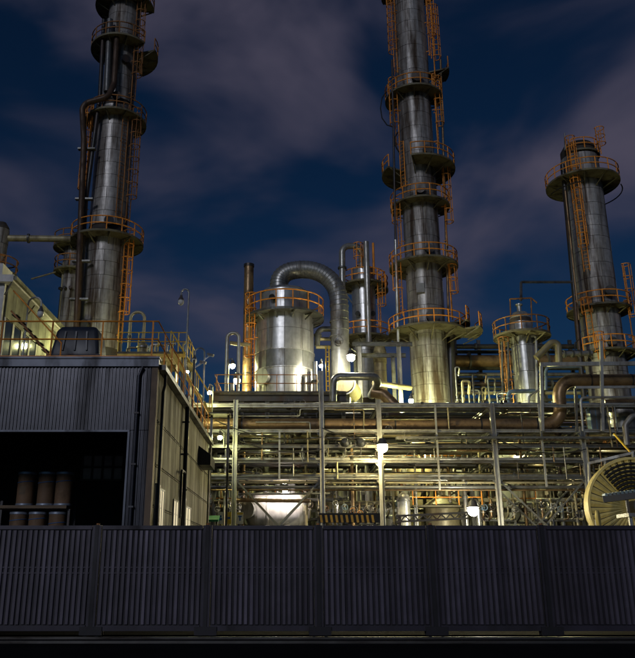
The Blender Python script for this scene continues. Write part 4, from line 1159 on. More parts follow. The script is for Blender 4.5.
# pipes lying on each tier, counted from the front
TIERS = {  # rear rows mostly dark pipes: gap shade put into their colours
    'a': ('top', [(42.6, 0.10, 'pipe_light'), (43.4, 0.16, 'pipe_dark'), (44.5, 0.20, 'pipe_grey'), (45.8, 0.12, 'pipe_dark'), (47.0, 0.18, 'pipe_dark')]),
    'b': ('second', [(44.0, 0.22, 'pipe_grey'), (45.0, 0.12, 'pipe_cream'), (45.9, 0.18, 'pipe_dark'), (47.0, 0.14, 'pipe_grey')]),
    'c': ('third', [(42.9, 0.07, 'pipe_cream'), (43.5, 0.15, 'pipe_dark'), (44.2, 0.20, 'pipe_dark'), (45.3, 0.10, 'pipe_grey'), (46.3, 0.17, 'pipe_dark')]),
    'd': ('fourth', [(42.6, 0.09, 'pipe_light'), (43.4, 0.10, 'pipe_rust'), (44.3, 0.19, 'pipe_dark'), (45.4, 0.12, 'pipe_dark'), (46.4, 0.15, 'pipe_dark')]),
    'e': ('lowest', [(42.6, 0.08, 'pipe_grey'), (43.3, 0.15, 'pipe_cream'), (44.3, 0.10, 'pipe_grey'), (45.2, 0.2, 'pipe_cream'), (46.3, 0.13, 'pipe_dark')])}
for key, (tn, lst) in TIERS.items():
    for i, (y, r_, m) in enumerate(lst):
        z = TZ[key] + 0.115 + r_
        o_ = pipe_thing([(-9.4, y, z), (23.8, y, z)], r_, m, 'long %s pipe on the %s tier of the rack, %s from the front' % (m.split('_')[1] if m != 'pipe_cream' else 'cream', tn, ORD[i]),
                   group='pipes lying on the rack', flanges=random.choice((4, 5, 6)), valves=random.choice((0, 1, 1, 2)), n=10)
# small lines slung below the lowest tier
for i, (y, py, r_, m) in enumerate(((42.2, 482.5, 0.07, 'pipe_cream'), (42.4, 487, 0.09, 'pipe_grey'), (42.9, 490, 0.05, 'pipe_rust'))):
    pipe_thing([(-9.4, y, zat(py, y)), (23.8, y, zat(py, y))], r_, m, 'thin line slung under the lowest rack tier, %s from the top' % ORD[i], group='lines slung under the rack', flanges=4)
# drop legs from the rack down to ground equipment
drops = [(226, 440, 'b'), (244, 455, 'c'), (258, 440, 'd'), (306, 470, 'd'), (336, 455, 'b'), (352, 468, 'c'), (366, 445, 'd'), (392, 470, 'e'), (414, 452, 'c'), (448, 470, 'd'),
         (462, 455, 'e'), (480, 470, 'c'), (508, 455, 'd'), (522, 470, 'b'), (556, 455, 'c'), (572, 470, 'e'), (598, 455, 'd'), (618, 470, 'c')]
for i, (px, py, key) in enumerate(drops):
    Y = 43.6 + (i * 7 % 5) * 0.85
    x = xat(px, py, Y); z = TZ[key] + 0.3
    r_ = (0.06, 0.09, 0.12, 0.08)[i % 4]; m = ('pipe_light', 'pipe_cream', 'pipe_grey', 'pipe_rust')[(i * 3) % 4]
    y2 = Y + (0.8 if i % 2 else -0.7)
    pipe_thing([(x + (0.9 if i % 3 else -0.9), Y, z), (x, Y, z), (x, Y, 2.2), (x, y2, 2.2)], r_, m, 'drop pipe inside the rack, %s from the left' % ORD[i], group='drop pipes inside the rack', bend=0.2, n=8, flanges=1, valves=i % 2)

# cable tray on the rack front
ctray = thing('cable_tray', 'ladder-type cable tray hung along the rack front', 'cable tray', (8, 41.7, TZ['b'] - 0.45))
cz = TZ['b'] - 0.50
tx0, tx1 = xat(396, 440, 41.7), 23.5
for dy in (0, 0.34):
    build('side_rail', MB().box(tx0, tx1, 41.5 + dy, 41.54 + dy, cz, cz + 0.12), 'frame_steel', ctray)
mb = MB()
k = 0
while tx0 + k * 0.3 < tx1:
    mb.box(tx0 + k * 0.3, tx0 + k * 0.3 + 0.06, 41.542, 41.838, cz + 0.01, cz + 0.05); k += 1
build('rung', mb, 'frame_steel', ctray, kind='stuff')
for k in range(4):
    build('cable', MB().tube([(tx0 + j * 0.8, 41.58 + k * 0.07 + random.uniform(-0.01, 0.01), cz + 0.075) for j in range(int((tx1 - tx0) / 0.8))], 0.024, 5), 'black_rubber', ctray)
for x in (xat(436, 440, 41.7), xat(495, 440, 41.7), xat(542, 440, 41.7), xat(586, 440, 41.7)):
    build('bracket', MB().box(x - 0.03, x + 0.03, 41.45, 41.9, cz - 0.06, cz - 0.002), 'frame_steel', ctray)
# pair of dark floodlight backs on the rack front
for i, px in enumerate((345, 361)):
    p = P(px, 442, 41.5)
    t = thing('floodlight', 'dark unlit floodlight on the rack beam, %s of a pair' % ('left' if i == 0 else 'right'), 'floodlight', p, 'pair of dark floodlights')
    build('head', MB().lathe([(0, -0.2), (0.16, -0.18), (0.26, 0.0), (0.28, 0.1), (0, 0.12)], p, 14, axis=(0.2, 1, -0.4)), 'black_plastic', t)
    build('yoke', MB().tube([p + Vector((-0.32, 0, 0)), p + Vector((-0.32, 0, -0.3)), p + Vector((0.32, 0, -0.3)), p + Vector((0.32, 0, 0))], 0.03, 6), 'frame_dark', t)
    build('stem', MB().cyl(p + Vector((0, 0, -0.3)), p + Vector((0, 0.4, -0.62)), 0.04, 6), 'frame_dark', t)

# =================================================================== RIGHT: portal frames and pipes above the rack
pf = thing('portal_frame', 'pale steel portal frame above the rusty pipe at right', 'frame', (16, 41.4, 0))
Yp = 41.3
build('beam', MB().bar(P(540, 364.5, Yp), P(720, 362.5, Yp), 0.16, 0.22), 'frame_light', pf)
for px, y0, y1 in ((541, 431, 366), (601, 431, 341)):
    build('column', MB().bar(P(px + 1.5, y0, Yp - 0.15), P(px, y1, Yp - 0.15), 0.16, 0.16), 'frame_light', pf)
build('beam', MB().bar(P(575, 387.5, Yp), P(720, 386, Yp), 0.10, 0.14), 'frame_light', pf)
build('column', MB().bar(P(577, 431, Yp - 0.1), P(575, 388.5, Yp - 0.1), 0.12, 0.12), 'frame_steel', pf)
pipe_thing([P(583, 431, Yp - 0.3), P(580.5, 397.5, Yp - 0.3), P(720, 397, Yp - 0.3)], 0.075, 'pipe_light', 'pale handrail-like pipe under the portal frame at right', bend=0.25, n=8)
pipe_thing([P(546, 390, 42.2), P(546, 367, 42.2), P(580, 366.5, 42.2)], 0.09, 'pipe_blue', 'slim blue-grey hooked pipe in the corner of the portal frame', bend=0.3, n=8)
pipe_thing([P(627, 445, 40.6), P(625, 425, 40.6), P(632, 416, 40.6), P(720, 416, 40.6)], 0.16, 'pipe_light', 'pale elbow pipe at the right edge below the portal frame', bend=0.4, n=10, flanges=1)
pipe_thing([P(604, 403, 43), P(720, 401, 43)], 0.21, 'pipe_rust', 'brown level pipe behind the handrail at right', n=12)
tr = thing('tall_cabinet', 'narrow blue-grey cabinet between the frames at right', 'cabinet', P(598, 430, 43))
p0, p1 = P(592, 430, 43), P(605, 404, 43)
build('body', MB().box(p0.x, p1.x, 43, 43.7, TZ['b'] + 0.12, p1.z), 'pipe_blue', tr)
for k in range(3):
    xx = p0.x + (p1.x - p0.x) * (k + 0.5) / 3
    build('door', MB().box(xx - 0.11, xx + 0.11, 42.96, 42.998, TZ['b'] + 0.2, p1.z - 0.08), 'pipe_grey', tr)
dr = thing('upright_drum', 'pale cylindrical vessel behind the right portal frame', 'vessel', P(620, 422, 45))
c = P(622, 428, 45)
build('body', MB().lathe([(0.0, 0), (0.85, 0.0), (0.85, 2.0), (0.6, 2.35), (0, 2.5)], (c.x, 45, TZ['b'] + 0.12), 28), 'pipe_light', dr)
build('band', MB().lathe([(0.855, 1.0), (0.88, 1.02), (0.88, 1.1), (0.855, 1.12)], (c.x, 45, TZ['b'] + 0.12), 28), 'pipe_grey', dr)
pipe_thing([P(536, 358, 50), P(552, 342, 50), P(558, 344, 50), P(559, 366, 50)], 0.24, 'pipe_cream', 'bent cream pipe with a peak right of the slim column', bend=0.35, n=12)
pipe_thing([P(561, 354, 51), P(592, 353, 51)], 0.19, 'pipe_light', 'short flanged pale pipe between slim column and right tower', flanges=4, n=12)
hk = thing('hook_davit', 'thin black hook-shaped davit above the flanged pipe', 'davit', P(575, 352, 51))
build('arm', MB().tube([P(575, 352, 51), P(575, 343, 51), P(579, 339, 51)], 0.05, 6), 'pipe_dark', hk)
build('tip', MB().ball(P(579, 339, 51), 0.09), 'pipe_dark', hk)

# ---- rear pipe bridges between the towers
for i, (py, r_, m, lab) in enumerate(((346.5, 0.20, 'pipe_dark', 'dark level pipe, topmost of the rear bundle between the towers'),
                                      (361, 0.50, 'pipe_rust', 'fattest brown pipe of the rear bundle between the towers'),
                                      (374.5, 0.16, 'pipe_grey', 'thin grey level pipe under the fat one in the rear bundle'),
                                      (384, 0.22, 'pipe_dark', 'dark level pipe low in the rear bundle between the towers'),
                                      (393, 0.15, 'pipe_cream', 'cream level pipe, lowest of the rear bundle between the towers'))):
    pipe_thing([P(452 if i else 456, py, 60), P(600, py, 60)], r_, m, lab, flanges=4, n=14, group='rear pipe bundle between the towers')
rb = thing('rear_frame', 'dim steel frame holding the rear pipe bundle', 'frame', (16, 61, 0))
for px in (458, 482, 506, 545, 575):
    x = xat(px, 390, 61)
    build('column', MB().ibeam((x, 61, 0), (x, 61, zat(340, 61)), 0.26, 0.26), 'frame_steel', rb)
for y in (352, 368.5, 379, 389, 400):
    build('beam', MB().ibeam((xat(452, y, 60.8), 60.8, zat(y, 60.8)), (xat(600, y, 60.8), 60.8, zat(y, 60.8)), 0.2, 0.24), 'frame_steel', rb)

# valve cluster between centre tower and slim column
for i, (px, top, r_, m) in enumerate(((457, 367, 0.05, 'pipe_light'), (463, 381, 0.09, 'pipe_cream'), (469, 390, 0.05, 'pipe_grey'), (474, 374, 0.06, 'pipe_dark'), (482, 387, 0.05, 'pipe_cream'), (489, 378, 0.06, 'pipe_grey'), (497, 393, 0.05, 'pipe_light'))):
    Y = 49.5 + (i % 3) * 0.8
    x = xat(px, 395, Y)
    pipe_thing([(x, Y, 8.0), (x, Y, zat(top, Y)), (x + 0.3 + 0.22 * (i % 4), Y, zat(top, Y)), (x + 0.3 + 0.22 * (i % 4), Y + 0.5, zat(top, Y) - 0.5 - 0.3 * (i % 3))], r_, m, 'valved riser between the centre tower and slim column, %s from left' % ORD[i],
               group='valved risers between the towers', bend=0.16, n=8, flanges=2, valves=1)
pipe_thing([P(508, 412, 48), P(508.5, 391.5, 48), P(535, 391, 48)], 0.14, 'pipe_blue', 'blue-grey hooked pipe at the foot of the slim column', bend=0.3, n=10)
pipe_thing([P(528, 412, 46), P(529, 397, 46), P(540, 389, 46)], 0.08, 'pipe_light', 'thin pale bent pipe right of the slim column foot', bend=0.2, n=8)

# =================================================================== BACKGROUND inside / behind the rack
sd = thing('backing_shed', 'long low dark shed added behind the pipe racks to darken the gaps', 'building', (6, 68, 0))  # invented dark backing that keeps the gaps behind the racks black
sx0, sx1, sy = -22, 44, 66.0
build('wall', MB().box(sx0, sx1, sy, sy + 6, 0, 12.3), 'backing_dark', sd)
build('roof', MB().box(sx0 - 0.4, sx1 + 0.4, sy - 0.5, sy + 6.5, 12.303, 12.6), 'frame_dark', sd)
k = 0
while sx0 + k * 1.5 < sx1:
    build('wall_rib', MB().box(sx0 + k * 1.5, sx0 + k * 1.5 + 0.12, sy - 0.1, sy - 0.003, 0, 12.25), 'backing_dark', sd); k += 1
# second row of equipment: vertical drums, exchangers
equip = [(222, 53, 0.7, 5.0, 'pipe_cream'), (250, 55, 0.9, 6.8, 'pipe_grey'), (300, 56, 0.8, 8.0, 'pipe_light'), (330, 52, 0.55, 7.2, 'pipe_cream'), (352, 54, 1.0, 6.2, 'pipe_light'),
         (392, 51, 0.6, 5.2, 'pipe_light'), (420, 53, 0.9, 7.6, 'pipe_cream'), (455, 52, 0.7, 6.6, 'pipe_light'), (478, 54, 0.8, 5.4, 'pipe_light'), (510, 53, 0.9, 8.4, 'pipe_grey'),
         (540, 51, 0.7, 6.4, 'pipe_light'), (566, 54, 0.9, 7.6, 'pipe_cream'), (600, 52, 0.8, 6.0, 'pipe_grey')]
for i, (px, Y, r_, h, m) in enumerate(equip):
    x = xat(px, 480, Y)
    t = thing('upright_vessel', 'upright round vessel in the dim yard behind the rack, %s from the left' % ORD[i], 'vessel', (x, Y, 0), 'upright vessels behind the rack')
    build('body', MB().lathe([(r_, 0.5), (r_, h), (r_ * 0.7, h + r_ * 0.4), (0, h + r_ * 0.55)], (x, Y, 0), 24), m, t)
    build('skirt', MB().lathe([(r_ * 0.9, 0), (r_ * 0.9, 0.498), (r_, 0.5)], (x, Y, 0), 24), 'frame_dark', t)
    for z in (h * 0.45, h * 0.8):
        build('band', MB().lathe([(r_, z - 0.05), (r_ + 0.035, z - 0.04), (r_ + 0.035, z + 0.04), (r_, z + 0.05)], (x, Y, 0), 24), m, t)
    build('top_pipe', MB().pipe([(x, Y, h + r_ * 0.5), (x, Y, h + r_ + 0.5), (x + (1.4 if i % 2 else -1.4), Y, h + r_ + 0.5), (x + (1.4 if i % 2 else -1.4), Y, 2)], 0.13, 0.35, 10), m, t)
    p = Vector((x, Y - r_, h * 0.62))
    build('manway', MB().cyl(p, p + Vector((0, -0.2, 0)), 0.28, 14).cyl(p + Vector((0, -0.2, 0)), p + Vector((0, -0.28, 0)), 0.35, 14), m, t)
rnd = random.Random(5)
ms = ['pipe_light', 'pipe_cream', 'pipe_grey', 'pipe_rust', 'pipe_dark', 'pipe_cream']
risers = sorted((rnd.uniform(210, 640), rnd.uniform(49.2, 58), rnd.uniform(0.05, 0.16), rnd.uniform(412, 480), rnd.choice(ms)) for _ in range(30))
for i, (px, Y, r_, top, m) in enumerate(risers):
    x = xat(px, 470, Y); z = zat(top, Y)
    dx = rnd.choice((-1, 1)) * rnd.uniform(0.8, 3.5)
    pipe_thing([(x, Y, 0.4), (x, Y, z), (x + dx, Y, z), (x + dx, Y + rnd.uniform(-0.6, 0.8), rnd.uniform(1.5, 4))], r_, m, 'riser pipe in the crowded yard behind the rack, %s from the left' % ORD[i],
               group='riser pipes behind the rack', bend=0.25, n=8, flanges=2, valves=rnd.choice((0, 1, 1)))
levels = sorted((rnd.uniform(412, 520), rnd.uniform(49, 59), rnd.uniform(0.05, 0.2), rnd.uniform(205, 560), rnd.uniform(60, 230), rnd.choice(ms)) for _ in range(28))
for i, (py, Y, r_, px, L, m) in enumerate(levels):
    a = P(px, py, Y); b = P(px + L, py, Y)
    pipe_thing([a, b], r_, m, 'level pipe in the crowded yard behind the rack, %s from the top' % ORD[i], group='level pipes behind the rack', n=8, flanges=rnd.choice((2, 3)), valves=rnd.choice((0, 0, 1)))
# rear frames to carry them
for j, Y in enumerate((50.2, 57.2)):
    t = thing('yard_frame', 'dim steel frame in the yard behind the rack, %s row' % ('nearer' if j == 0 else 'farther'), 'frame', (6, Y, 0))
    for k in range(9):
        x = -7 + k * 4.0 + j * 1.3
        build('column', MB().ibeam((x, Y, 0), (x, Y, 10.6), 0.22, 0.22), 'frame_steel', t)
    for z in (4.6, 6.9, 9.0, 10.5):
        build('beam', MB().ibeam((-7.5, Y - 0.14, z), (27, Y - 0.14, z), 0.14, 0.2), 'frame_steel', t)
    for k in range(0, 8, 2):
        x = -7 + k * 4.0 + j * 1.3
        build('brace', MB().bar((x + 0.1, Y, 4.7), (x + 3.9, Y, 6.8), 0.07, 0.09), 'frame_steel', t)
        build('brace', MB().bar((x + 3.9, Y + 0.1, 4.7), (x + 0.1, Y + 0.1, 6.8), 0.07, 0.09), 'frame_steel', t)
    for k, (xa, xb, z) in enumerate(((-6, 1, 4.75), (4, 12, 6.95), (13, 22, 4.75), (-4, 3, 9.1), (11, 25, 9.1))):
        wk = build('walkway', MB().box(xa, xb, Y - 0.95, Y - 0.25, z - 0.06, z), 'deck_steel', t)
        rails(wk, [(xa, Y - 0.92, z), (xb, Y - 0.92, z)], 'rail_orange', t=0.03, spacing=1.6)
    bx = shared(('junction_box', 1), 'pipe_light', lambda q: (q.box(-0.2, 0.2, -0.14, 0, 0, 0.55), q.cyl((0.08, -0.07, 0.55), (0.08, -0.07, 2.1), 0.025, 6), q.cyl((-0.08, -0.07, -1.2), (-0.08, -0.07, 0), 0.025, 6)))
    for k in range(9):
        inst('junction_box', bx, t, (-7 + k * 4.0 + j * 1.3, Y - 0.26, (5.6, 7.4, 6.1)[k % 3]))

# horizontal white vessel under the rack
hv = thing('horizontal_vessel', 'glaring white horizontal vessel under the rack at left', 'vessel', (xat(281, 510, 45.8), 45.8, 0))
cz_ = zat(511, 45.8); x0, x1 = xat(258, 505, 45.8), xat(297, 505, 45.8)
r_ = 1.08
build('body', MB().lathe([(r_ * math.sin(R(a_)), -0.8 * math.cos(R(a_))) for a_ in range(0, 91, 10)] + [(r_ * math.cos(R(a_)), x1 - x0 + 0.8 * math.sin(R(a_))) for a_ in range(0, 91, 10)], (x0, 45.8, cz_), 36, axis=(1, 0, 0)), 'vessel_white', hv)
for f in (0.25, 0.75):
    x = x0 + (x1 - x0) * f
    build('saddle', MB().box(x - 0.15, x + 0.15, 45.0, 46.6, 0, cz_ - 0.85), 'concrete', hv)
    build('band', MB().lathe([(r_, -0.06), (r_ + 0.02, -0.05), (r_ + 0.02, 0.05), (r_, 0.06)], (x, 45.8, cz_), 36, axis=(1, 0, 0)), 'vessel_white', hv)
p = Vector((x0 - 0.35, 45.1, cz_))
build('manway', MB().cyl(p, p + Vector((-0.25, -0.45, 0)), 0.42, 20).cyl(p + Vector((-0.25, -0.45, 0)), p + Vector((-0.29, -0.53, 0)), 0.52, 20), 'pipe_light', hv)
for f in (0.2, 0.5, 0.8):
    x = x0 + (x1 - x0) * f
    build('nozzle', MB().cyl((x, 45.8, cz_ + r_ - 0.05), (x, 45.8, cz_ + r_ + 0.4), 0.1, 10).cyl((x, 45.8, cz_ + r_ + 0.4), (x, 45.8, cz_ + r_ + 0.48), 0.16, 10), 'pipe_grey', hv)
pipe_thing([P(232, 500, 43.6), P(310, 501, 43.6)], 0.11, 'pipe_rust', 'brown pipe crossing in front of the white vessel', n=8)
pipe_thing([P(238, 494, 43.9), P(330, 493.5, 43.9)], 0.06, 'pipe_grey', 'thin grey pipe crossing above the white vessel', n=8)

# striped barrier and low items just above the gate
sb = thing('striped_barrier', 'black and orange striped barrier rail above the gate', 'barrier', (xat(350, 520, 30), 30, 0))
bx0, bx1 = xat(319, 520, 30), xat(380, 520, 30); bz = zat(518.5, 30)
build('board', MB().box(bx0, bx1, 29.95, 30.05, bz - 0.16, bz + 0.20), 'black_rubber', sb)
k = 0
while bx0 + 0.09 + k * 0.2 < bx1 - 0.1:
    xs = bx0 + 0.06 + k * 0.2
    build('stripe', MB().add([(xs, 29.94, bz - 0.15), (xs + 0.09, 29.94, bz - 0.15), (xs + 0.05, 29.94, bz + 0.13), (xs - 0.04, 29.94, bz + 0.13), (xs, 29.952, bz - 0.15), (xs + 0.09, 29.952, bz - 0.15), (xs + 0.05, 29.952, bz + 0.13), (xs - 0.04, 29.952, bz + 0.13)],
          [(0, 1, 2, 3), (0, 4, 5, 1), (1, 5, 6, 2), (2, 6, 7, 3), (3, 7, 4, 0)]), 'stripe_yellow', sb); k += 1
for x in (bx0 + 0.2, (bx0 + bx1) / 2, bx1 - 0.2):
    build('post', MB().box(x - 0.05, x + 0.05, 30.055, 30.15, 0, bz + 0.1), 'frame_dark', sb)
tb = thing('truss_boom', 'dark lattice boom lying level above the gate by the floodlight', 'boom', (xat(435, 513, 33), 33, 0))
q0, q1 = P(396, 516, 33), P(468, 512.5, 33)
build('chord', MB().bar(q0, q1, 0.08, 0.08), 'frame_dark', tb)
build('chord', MB().bar(q0 + Vector((0, 0, -0.24)), q1 + Vector((0, 0, -0.24)), 0.08, 0.08), 'frame_dark', tb)
for k in range(16):
    f = k / 16
    build('lacing', MB().bar(q0.lerp(q1, f) + Vector((0, 0, -0.02 - 0.2 * (k % 2))), q0.lerp(q1, f + 1 / 16) + Vector((0, 0, -0.22 + 0.2 * (k % 2))), 0.05, 0.05), 'frame_dark', tb)
for f in (0.05, 0.95):
    p = q0.lerp(q1, f); build('post', MB().box(p.x - 0.06, p.x + 0.06, 33.045, 33.15, 0, p.z), 'frame_dark', tb)
orl = thing('low_walkway', 'low walkway with thin orange rails under the rack at right', 'walkway', (xat(445, 500, 44.6), 44.6, 0))
w0, w1 = xat(413, 500, 44.4), xat(482, 500, 44.4); wz = zat(505, 44.4)
build('deck', MB().box(w0, w1, 44.4, 45.4, wz - 0.1, wz), 'deck_steel', orl)
rails(orl, [(w0, 44.43, wz), (w1, 44.43, wz)], 'rail_orange', h=zat(490, 44.4) - wz, t=0.035, spacing=1.4)
for x in (w0 + 0.2, w1 - 0.2):
    build('leg', MB().box(x - 0.08, x + 0.08, 44.8, 44.96, 0, wz - 0.103), 'frame_steel', orl)
vb = thing('vertical_bottle', 'pale domed vertical bottle vessel under the pole lamp', 'vessel', (xat(404, 510, 44), 44, 0))
c = ORG[vb.name]; zz = zat(492, 44)
build('body', MB().lathe([(0.36, 0.2), (0.36, zz - 0.4), (0.30, zz - 0.18), (0.15, zz - 0.04), (0, zz)], c, 24), 'pipe_light', vb)
build('band', MB().lathe([(0.361, zz - 0.55), (0.40, zz - 0.54), (0.40, zz - 0.44), (0.361, zz - 0.43)], c, 24), 'pipe_grey', vb)
build('feet', MB().lathe([(0.30, 0), (0.30, 0.2)], c, 12), 'frame_dark', vb)
tc = thing('conical_tank', 'pale tank with a cone roof beside the bright floodlight', 'tank', (xat(443, 515, 47), 47, 0))
c = ORG[tc.name]; zz = zat(506, 47)
build('body', MB().lathe([(1.05, 0), (1.05, zz), (1.1, zz), (1.1, zz + 0.06)], c, 28), 'pipe_cream', tc)
build('cone_roof', MB().lathe([(1.12, zz + 0.06), (0.3, zz + 0.62), (0.14, zz + 0.64), (0.14, zz + 0.85), (0, zz + 0.86)], c, 28), 'pipe_cream', tc)
# signs at left by the warehouse end
for i, (px, w_, m1, m2, lab) in enumerate(((220.5, 5.5, 'sign_white', 'sign_blue', 'small white sign with a blue figure by the warehouse end'),
                                           (229, 4.5, 'sign_yellow', 'sign_blue', 'small yellow sign with a dark bar between two white signs'),
                                           (240, 6.5, 'sign_white', 'sign_blue', 'white sign with yellow head and blue T shape nearest the rack post'))):
    Ys = 39.5
    p = P(px, 518, Ys); hw = w_ * 0.052 / 2; hh = 0.30
    t = thing('safety_sign', lab, 'sign', (p.x, Ys, 0), 'safety signs by the warehouse end')
    build('board', MB().box(p.x - hw, p.x + hw, Ys - 0.02, Ys, p.z - hh, p.z + hh), m1, t)
    build('post', MB().box(p.x - 0.03, p.x + 0.03, Ys + 0.003, Ys + 0.06, 0, p.z + hh), 'frame_steel', t)
    if i == 0:
        build('mark', MB().cyl((p.x, Ys - 0.03, p.z + 0.08), (p.x, Ys - 0.022, p.z + 0.08), 0.06, 10).box(p.x - 0.08, p.x + 0.08, Ys - 0.03, Ys - 0.022, p.z - 0.12, p.z + 0.0), m2, t)
    elif i == 1:
        build('mark', MB().box(p.x - 0.07, p.x + 0.07, Ys - 0.03, Ys - 0.022, p.z - 0.05, p.z + 0.05), m2, t)
    else:
        build('header', MB().box(p.x - hw + 0.02, p.x + hw - 0.02, Ys - 0.03, Ys - 0.022, p.z + 0.17, p.z + 0.27), 'sign_yellow', t)
        build('mark', MB().box(p.x - 0.09, p.x + 0.09, Ys - 0.031, Ys - 0.022, p.z + 0.04, p.z + 0.11).box(p.x - 0.035, p.x + 0.035, Ys - 0.031, Ys - 0.022, p.z - 0.14, p.z + 0.037), m2, t)
aw = thing('green_awning', 'small green awning at the far foot of the warehouse', 'awning', P(213, 518, 38.6))
p = P(213, 518, 38.6)
build('canopy', MB().add([(p.x - 0.3, 38.2, p.z - 0.1), (p.x + 0.3, 38.2, p.z - 0.1), (p.x + 0.3, 39.2, p.z + 0.15), (p.x - 0.35, 39.2, p.z + 0.15), (p.x - 0.35, 38.2, p.z - 0.2), (p.x + 0.3, 38.2, p.z - 0.2), (p.x + 0.3, 39.2, p.z + 0.05), (p.x - 0.35, 39.2, p.z + 0.05)],
      [(0, 1, 2, 3), (7, 6, 5, 4), (0, 4, 5, 1), (1, 5, 6, 2), (2, 6, 7, 3), (3, 7, 4, 0)]), 'sign_green', aw)
build('post', MB().cyl((p.x + 0.2, 38.9, 0), (p.x + 0.2, 38.9, p.z), 0.03, 6), 'frame_steel', aw)

# small-bore lines with jogs threaded through the rack
lines = sorted((rnd.uniform(409, 486), rnd.uniform(42.2, 44.5), rnd.uniform(0.022, 0.05), rnd.uniform(205, 520), rnd.uniform(60, 190), rnd.choice((-1, 1)) * rnd.uniform(6, 22), rnd.choice(ms)) for _ in range(28))
for i, (py, Y, r_, px, L, jog, m) in enumerate(lines):
    py2 = min(488, max(409, py + jog))
    pts = [P(px, py, Y), P(px + L * 0.45, py, Y), P(px + L * 0.45, py2, Y), P(px + L, py2, Y)]
    pipe_thing(pts, r_, m, 'thin jogged line threaded through the rack, %s from the top' % ORD[i], group='thin jogged lines in the rack', bend=0.12, n=7, flanges=1, valves=rnd.choice((0, 0, 1)))
stubs = sorted((rnd.uniform(214, 630), rnd.uniform(41.75, 42.4), rnd.choice(((406, 431), (431, 447), (447, 462), (462, 479), (431, 462), (447, 479), (406, 447))), rnd.uniform(0.025, 0.05), rnd.choice(ms)) for _ in range(26))
for i, (px, Y, (ya, yb), r_, m) in enumerate(stubs):
    pipe_thing([P(px, ya, Y), P(px + (px - PX) * (yb - ya) / 2500, yb, Y)], r_, m, 'thin upright tube tied to the rack front, %s from the left' % ORD[i], group='thin upright tubes on the rack front', n=7, flanges=rnd.choice((0, 1, 2)))
# piping manifolds packed into the yard: header, branches with valves, gauges, stand
def manifold(px, py, Y, w, h, m, label, nbr):
    x = xat(px, py, Y); z = zat(py, Y)
    t = thing('pipe_manifold', label, 'manifold', (x, Y, 0), 'piping manifolds in the yard')
    build('header', MB().cyl((x - w / 2, Y, z), (x + w / 2, Y, z), 0.12, 10), m, t)
    build('header', MB().cyl((x - w / 2, Y + 0.5, z - h), (x + w / 2, Y + 0.5, z - h), 0.10, 10), 'pipe_grey', t)
    for s_ in (-1, 1):
        build('leg', MB().box(x + s_ * w * 0.46 - 0.05, x + s_ * w * 0.46 + 0.05, Y + 0.15, Y + 0.25, 0, z - 0.13), 'frame_steel', t)
    for k in range(nbr):
        bx_ = x - w / 2 + w * (k + 0.5) / nbr + rnd.uniform(-0.06, 0.06)
        r_ = rnd.choice((0.035, 0.05, 0.065))
        br_ = build('branch', MB().pipe([(bx_, Y, z), (bx_, Y - 0.3, z), (bx_, Y - 0.3, z - h * rnd.uniform(0.7, 1.0)), (bx_, Y + 0.5, z - h)], r_, 0.12, 7), rnd.choice(ms), t, org=(bx_, Y - 0.3, z))
        zz = z - h * rnd.uniform(0.25, 0.65)
        mbv = MB().ball((bx_, Y - 0.3, zz), r_ * 2.1, 8, 5).cyl((bx_, Y - 0.3, zz), (bx_, Y - 0.72, zz + 0.05), 0.03, 6)
        hr = 0.16
        mbv.tube([(bx_ + hr * math.cos(q * math.pi / 6), Y - 0.70, zz + 0.05 + hr * math.sin(q * math.pi / 6)) for q in range(12)], 0.026, 5, closed=True)
        build('valve', mbv, rnd.choice(('pipe_dark', 'rail_rust_dulled', 'pipe_blue', 'pipe_light')), br_)
        for dz in (0.2, -0.2):
            build('flange', MB().cyl((bx_, Y - 0.3, zz + dz - 0.03), (bx_, Y - 0.3, zz + dz + 0.03), r_ * 1.9, 10), 'pipe_light', br_)
mspec = sorted([(228, 502, 44.5, 1.6), (326, 500, 45.5, 2.4), (362, 503, 44.0, 2.6), (392, 498, 47.5, 1.8), (418, 480, 49.4, 2.6), (497, 500, 45.0, 2.2), (528, 503, 46.5, 2.6), (560, 500, 44.5, 2.8), (588, 486, 48.8, 2.4),
         (262, 452, 49.3, 3.0), (305, 468, 49.4, 2.4), (350, 440, 49.4, 2.6), (455, 455, 49.4, 3.2), (512, 470, 49.4, 3.0), (545, 440, 49.4, 2.8), (575, 455, 49.4, 2.6), (470, 418, 49.2, 2.6), (600, 470, 49.0, 2.4), (616, 436, 47.0, 2.2)])
for i, (px, py, Y, w) in enumerate(mspec):
    manifold(px, py, Y, w, 1.1, rnd.choice(('pipe_light', 'pipe_cream', 'pipe_grey')), 'valved piping manifold in the lamplit yard, %s from the left' % ORD[i], max(4, int(w * 2.4)))
# slack cables slung along the rack front
for i, (xa, ya, xb, yb, sag) in enumerate(((215, 420, 322, 437, 0.5), (240, 441, 322, 449, 0.35), (322, 428, 436, 445, 0.45), (495, 438, 586, 449, 0.5))):
    a, b = P(xa, ya, 41.75), P(xb, yb, 41.75)
    build('slack_cable', MB().tube([a.lerp(b, k / 12) - Vector((0, 0, sag * 4 * (k / 12) * (1 - k / 12))) for k in range(13)], 0.03, 5), 'black_rubber', None, org=a,
          label='black slack cable across the rack front, %s from the left' % ORD[i], cat='cable', group='slack cables on the rack')

# =================================================================== CREAM REEL (right)
YR = 34.0
rc = P(637, 507, YR)
rl = thing('hose_reel', 'big cream ribbed reel of black hose at the right edge', 'reel', (rc.x, YR, 0))
ax = Vector((-0.05, -0.99, 0.0)).normalized()      # open side towards the road, the rim's left flank in view
_, rs, ru = frame_of(ax)
RR = 2.08
def rp(r, a, h): return rc + ax * h + (rs * math.cos(R(a)) + ru * math.sin(R(a))) * r
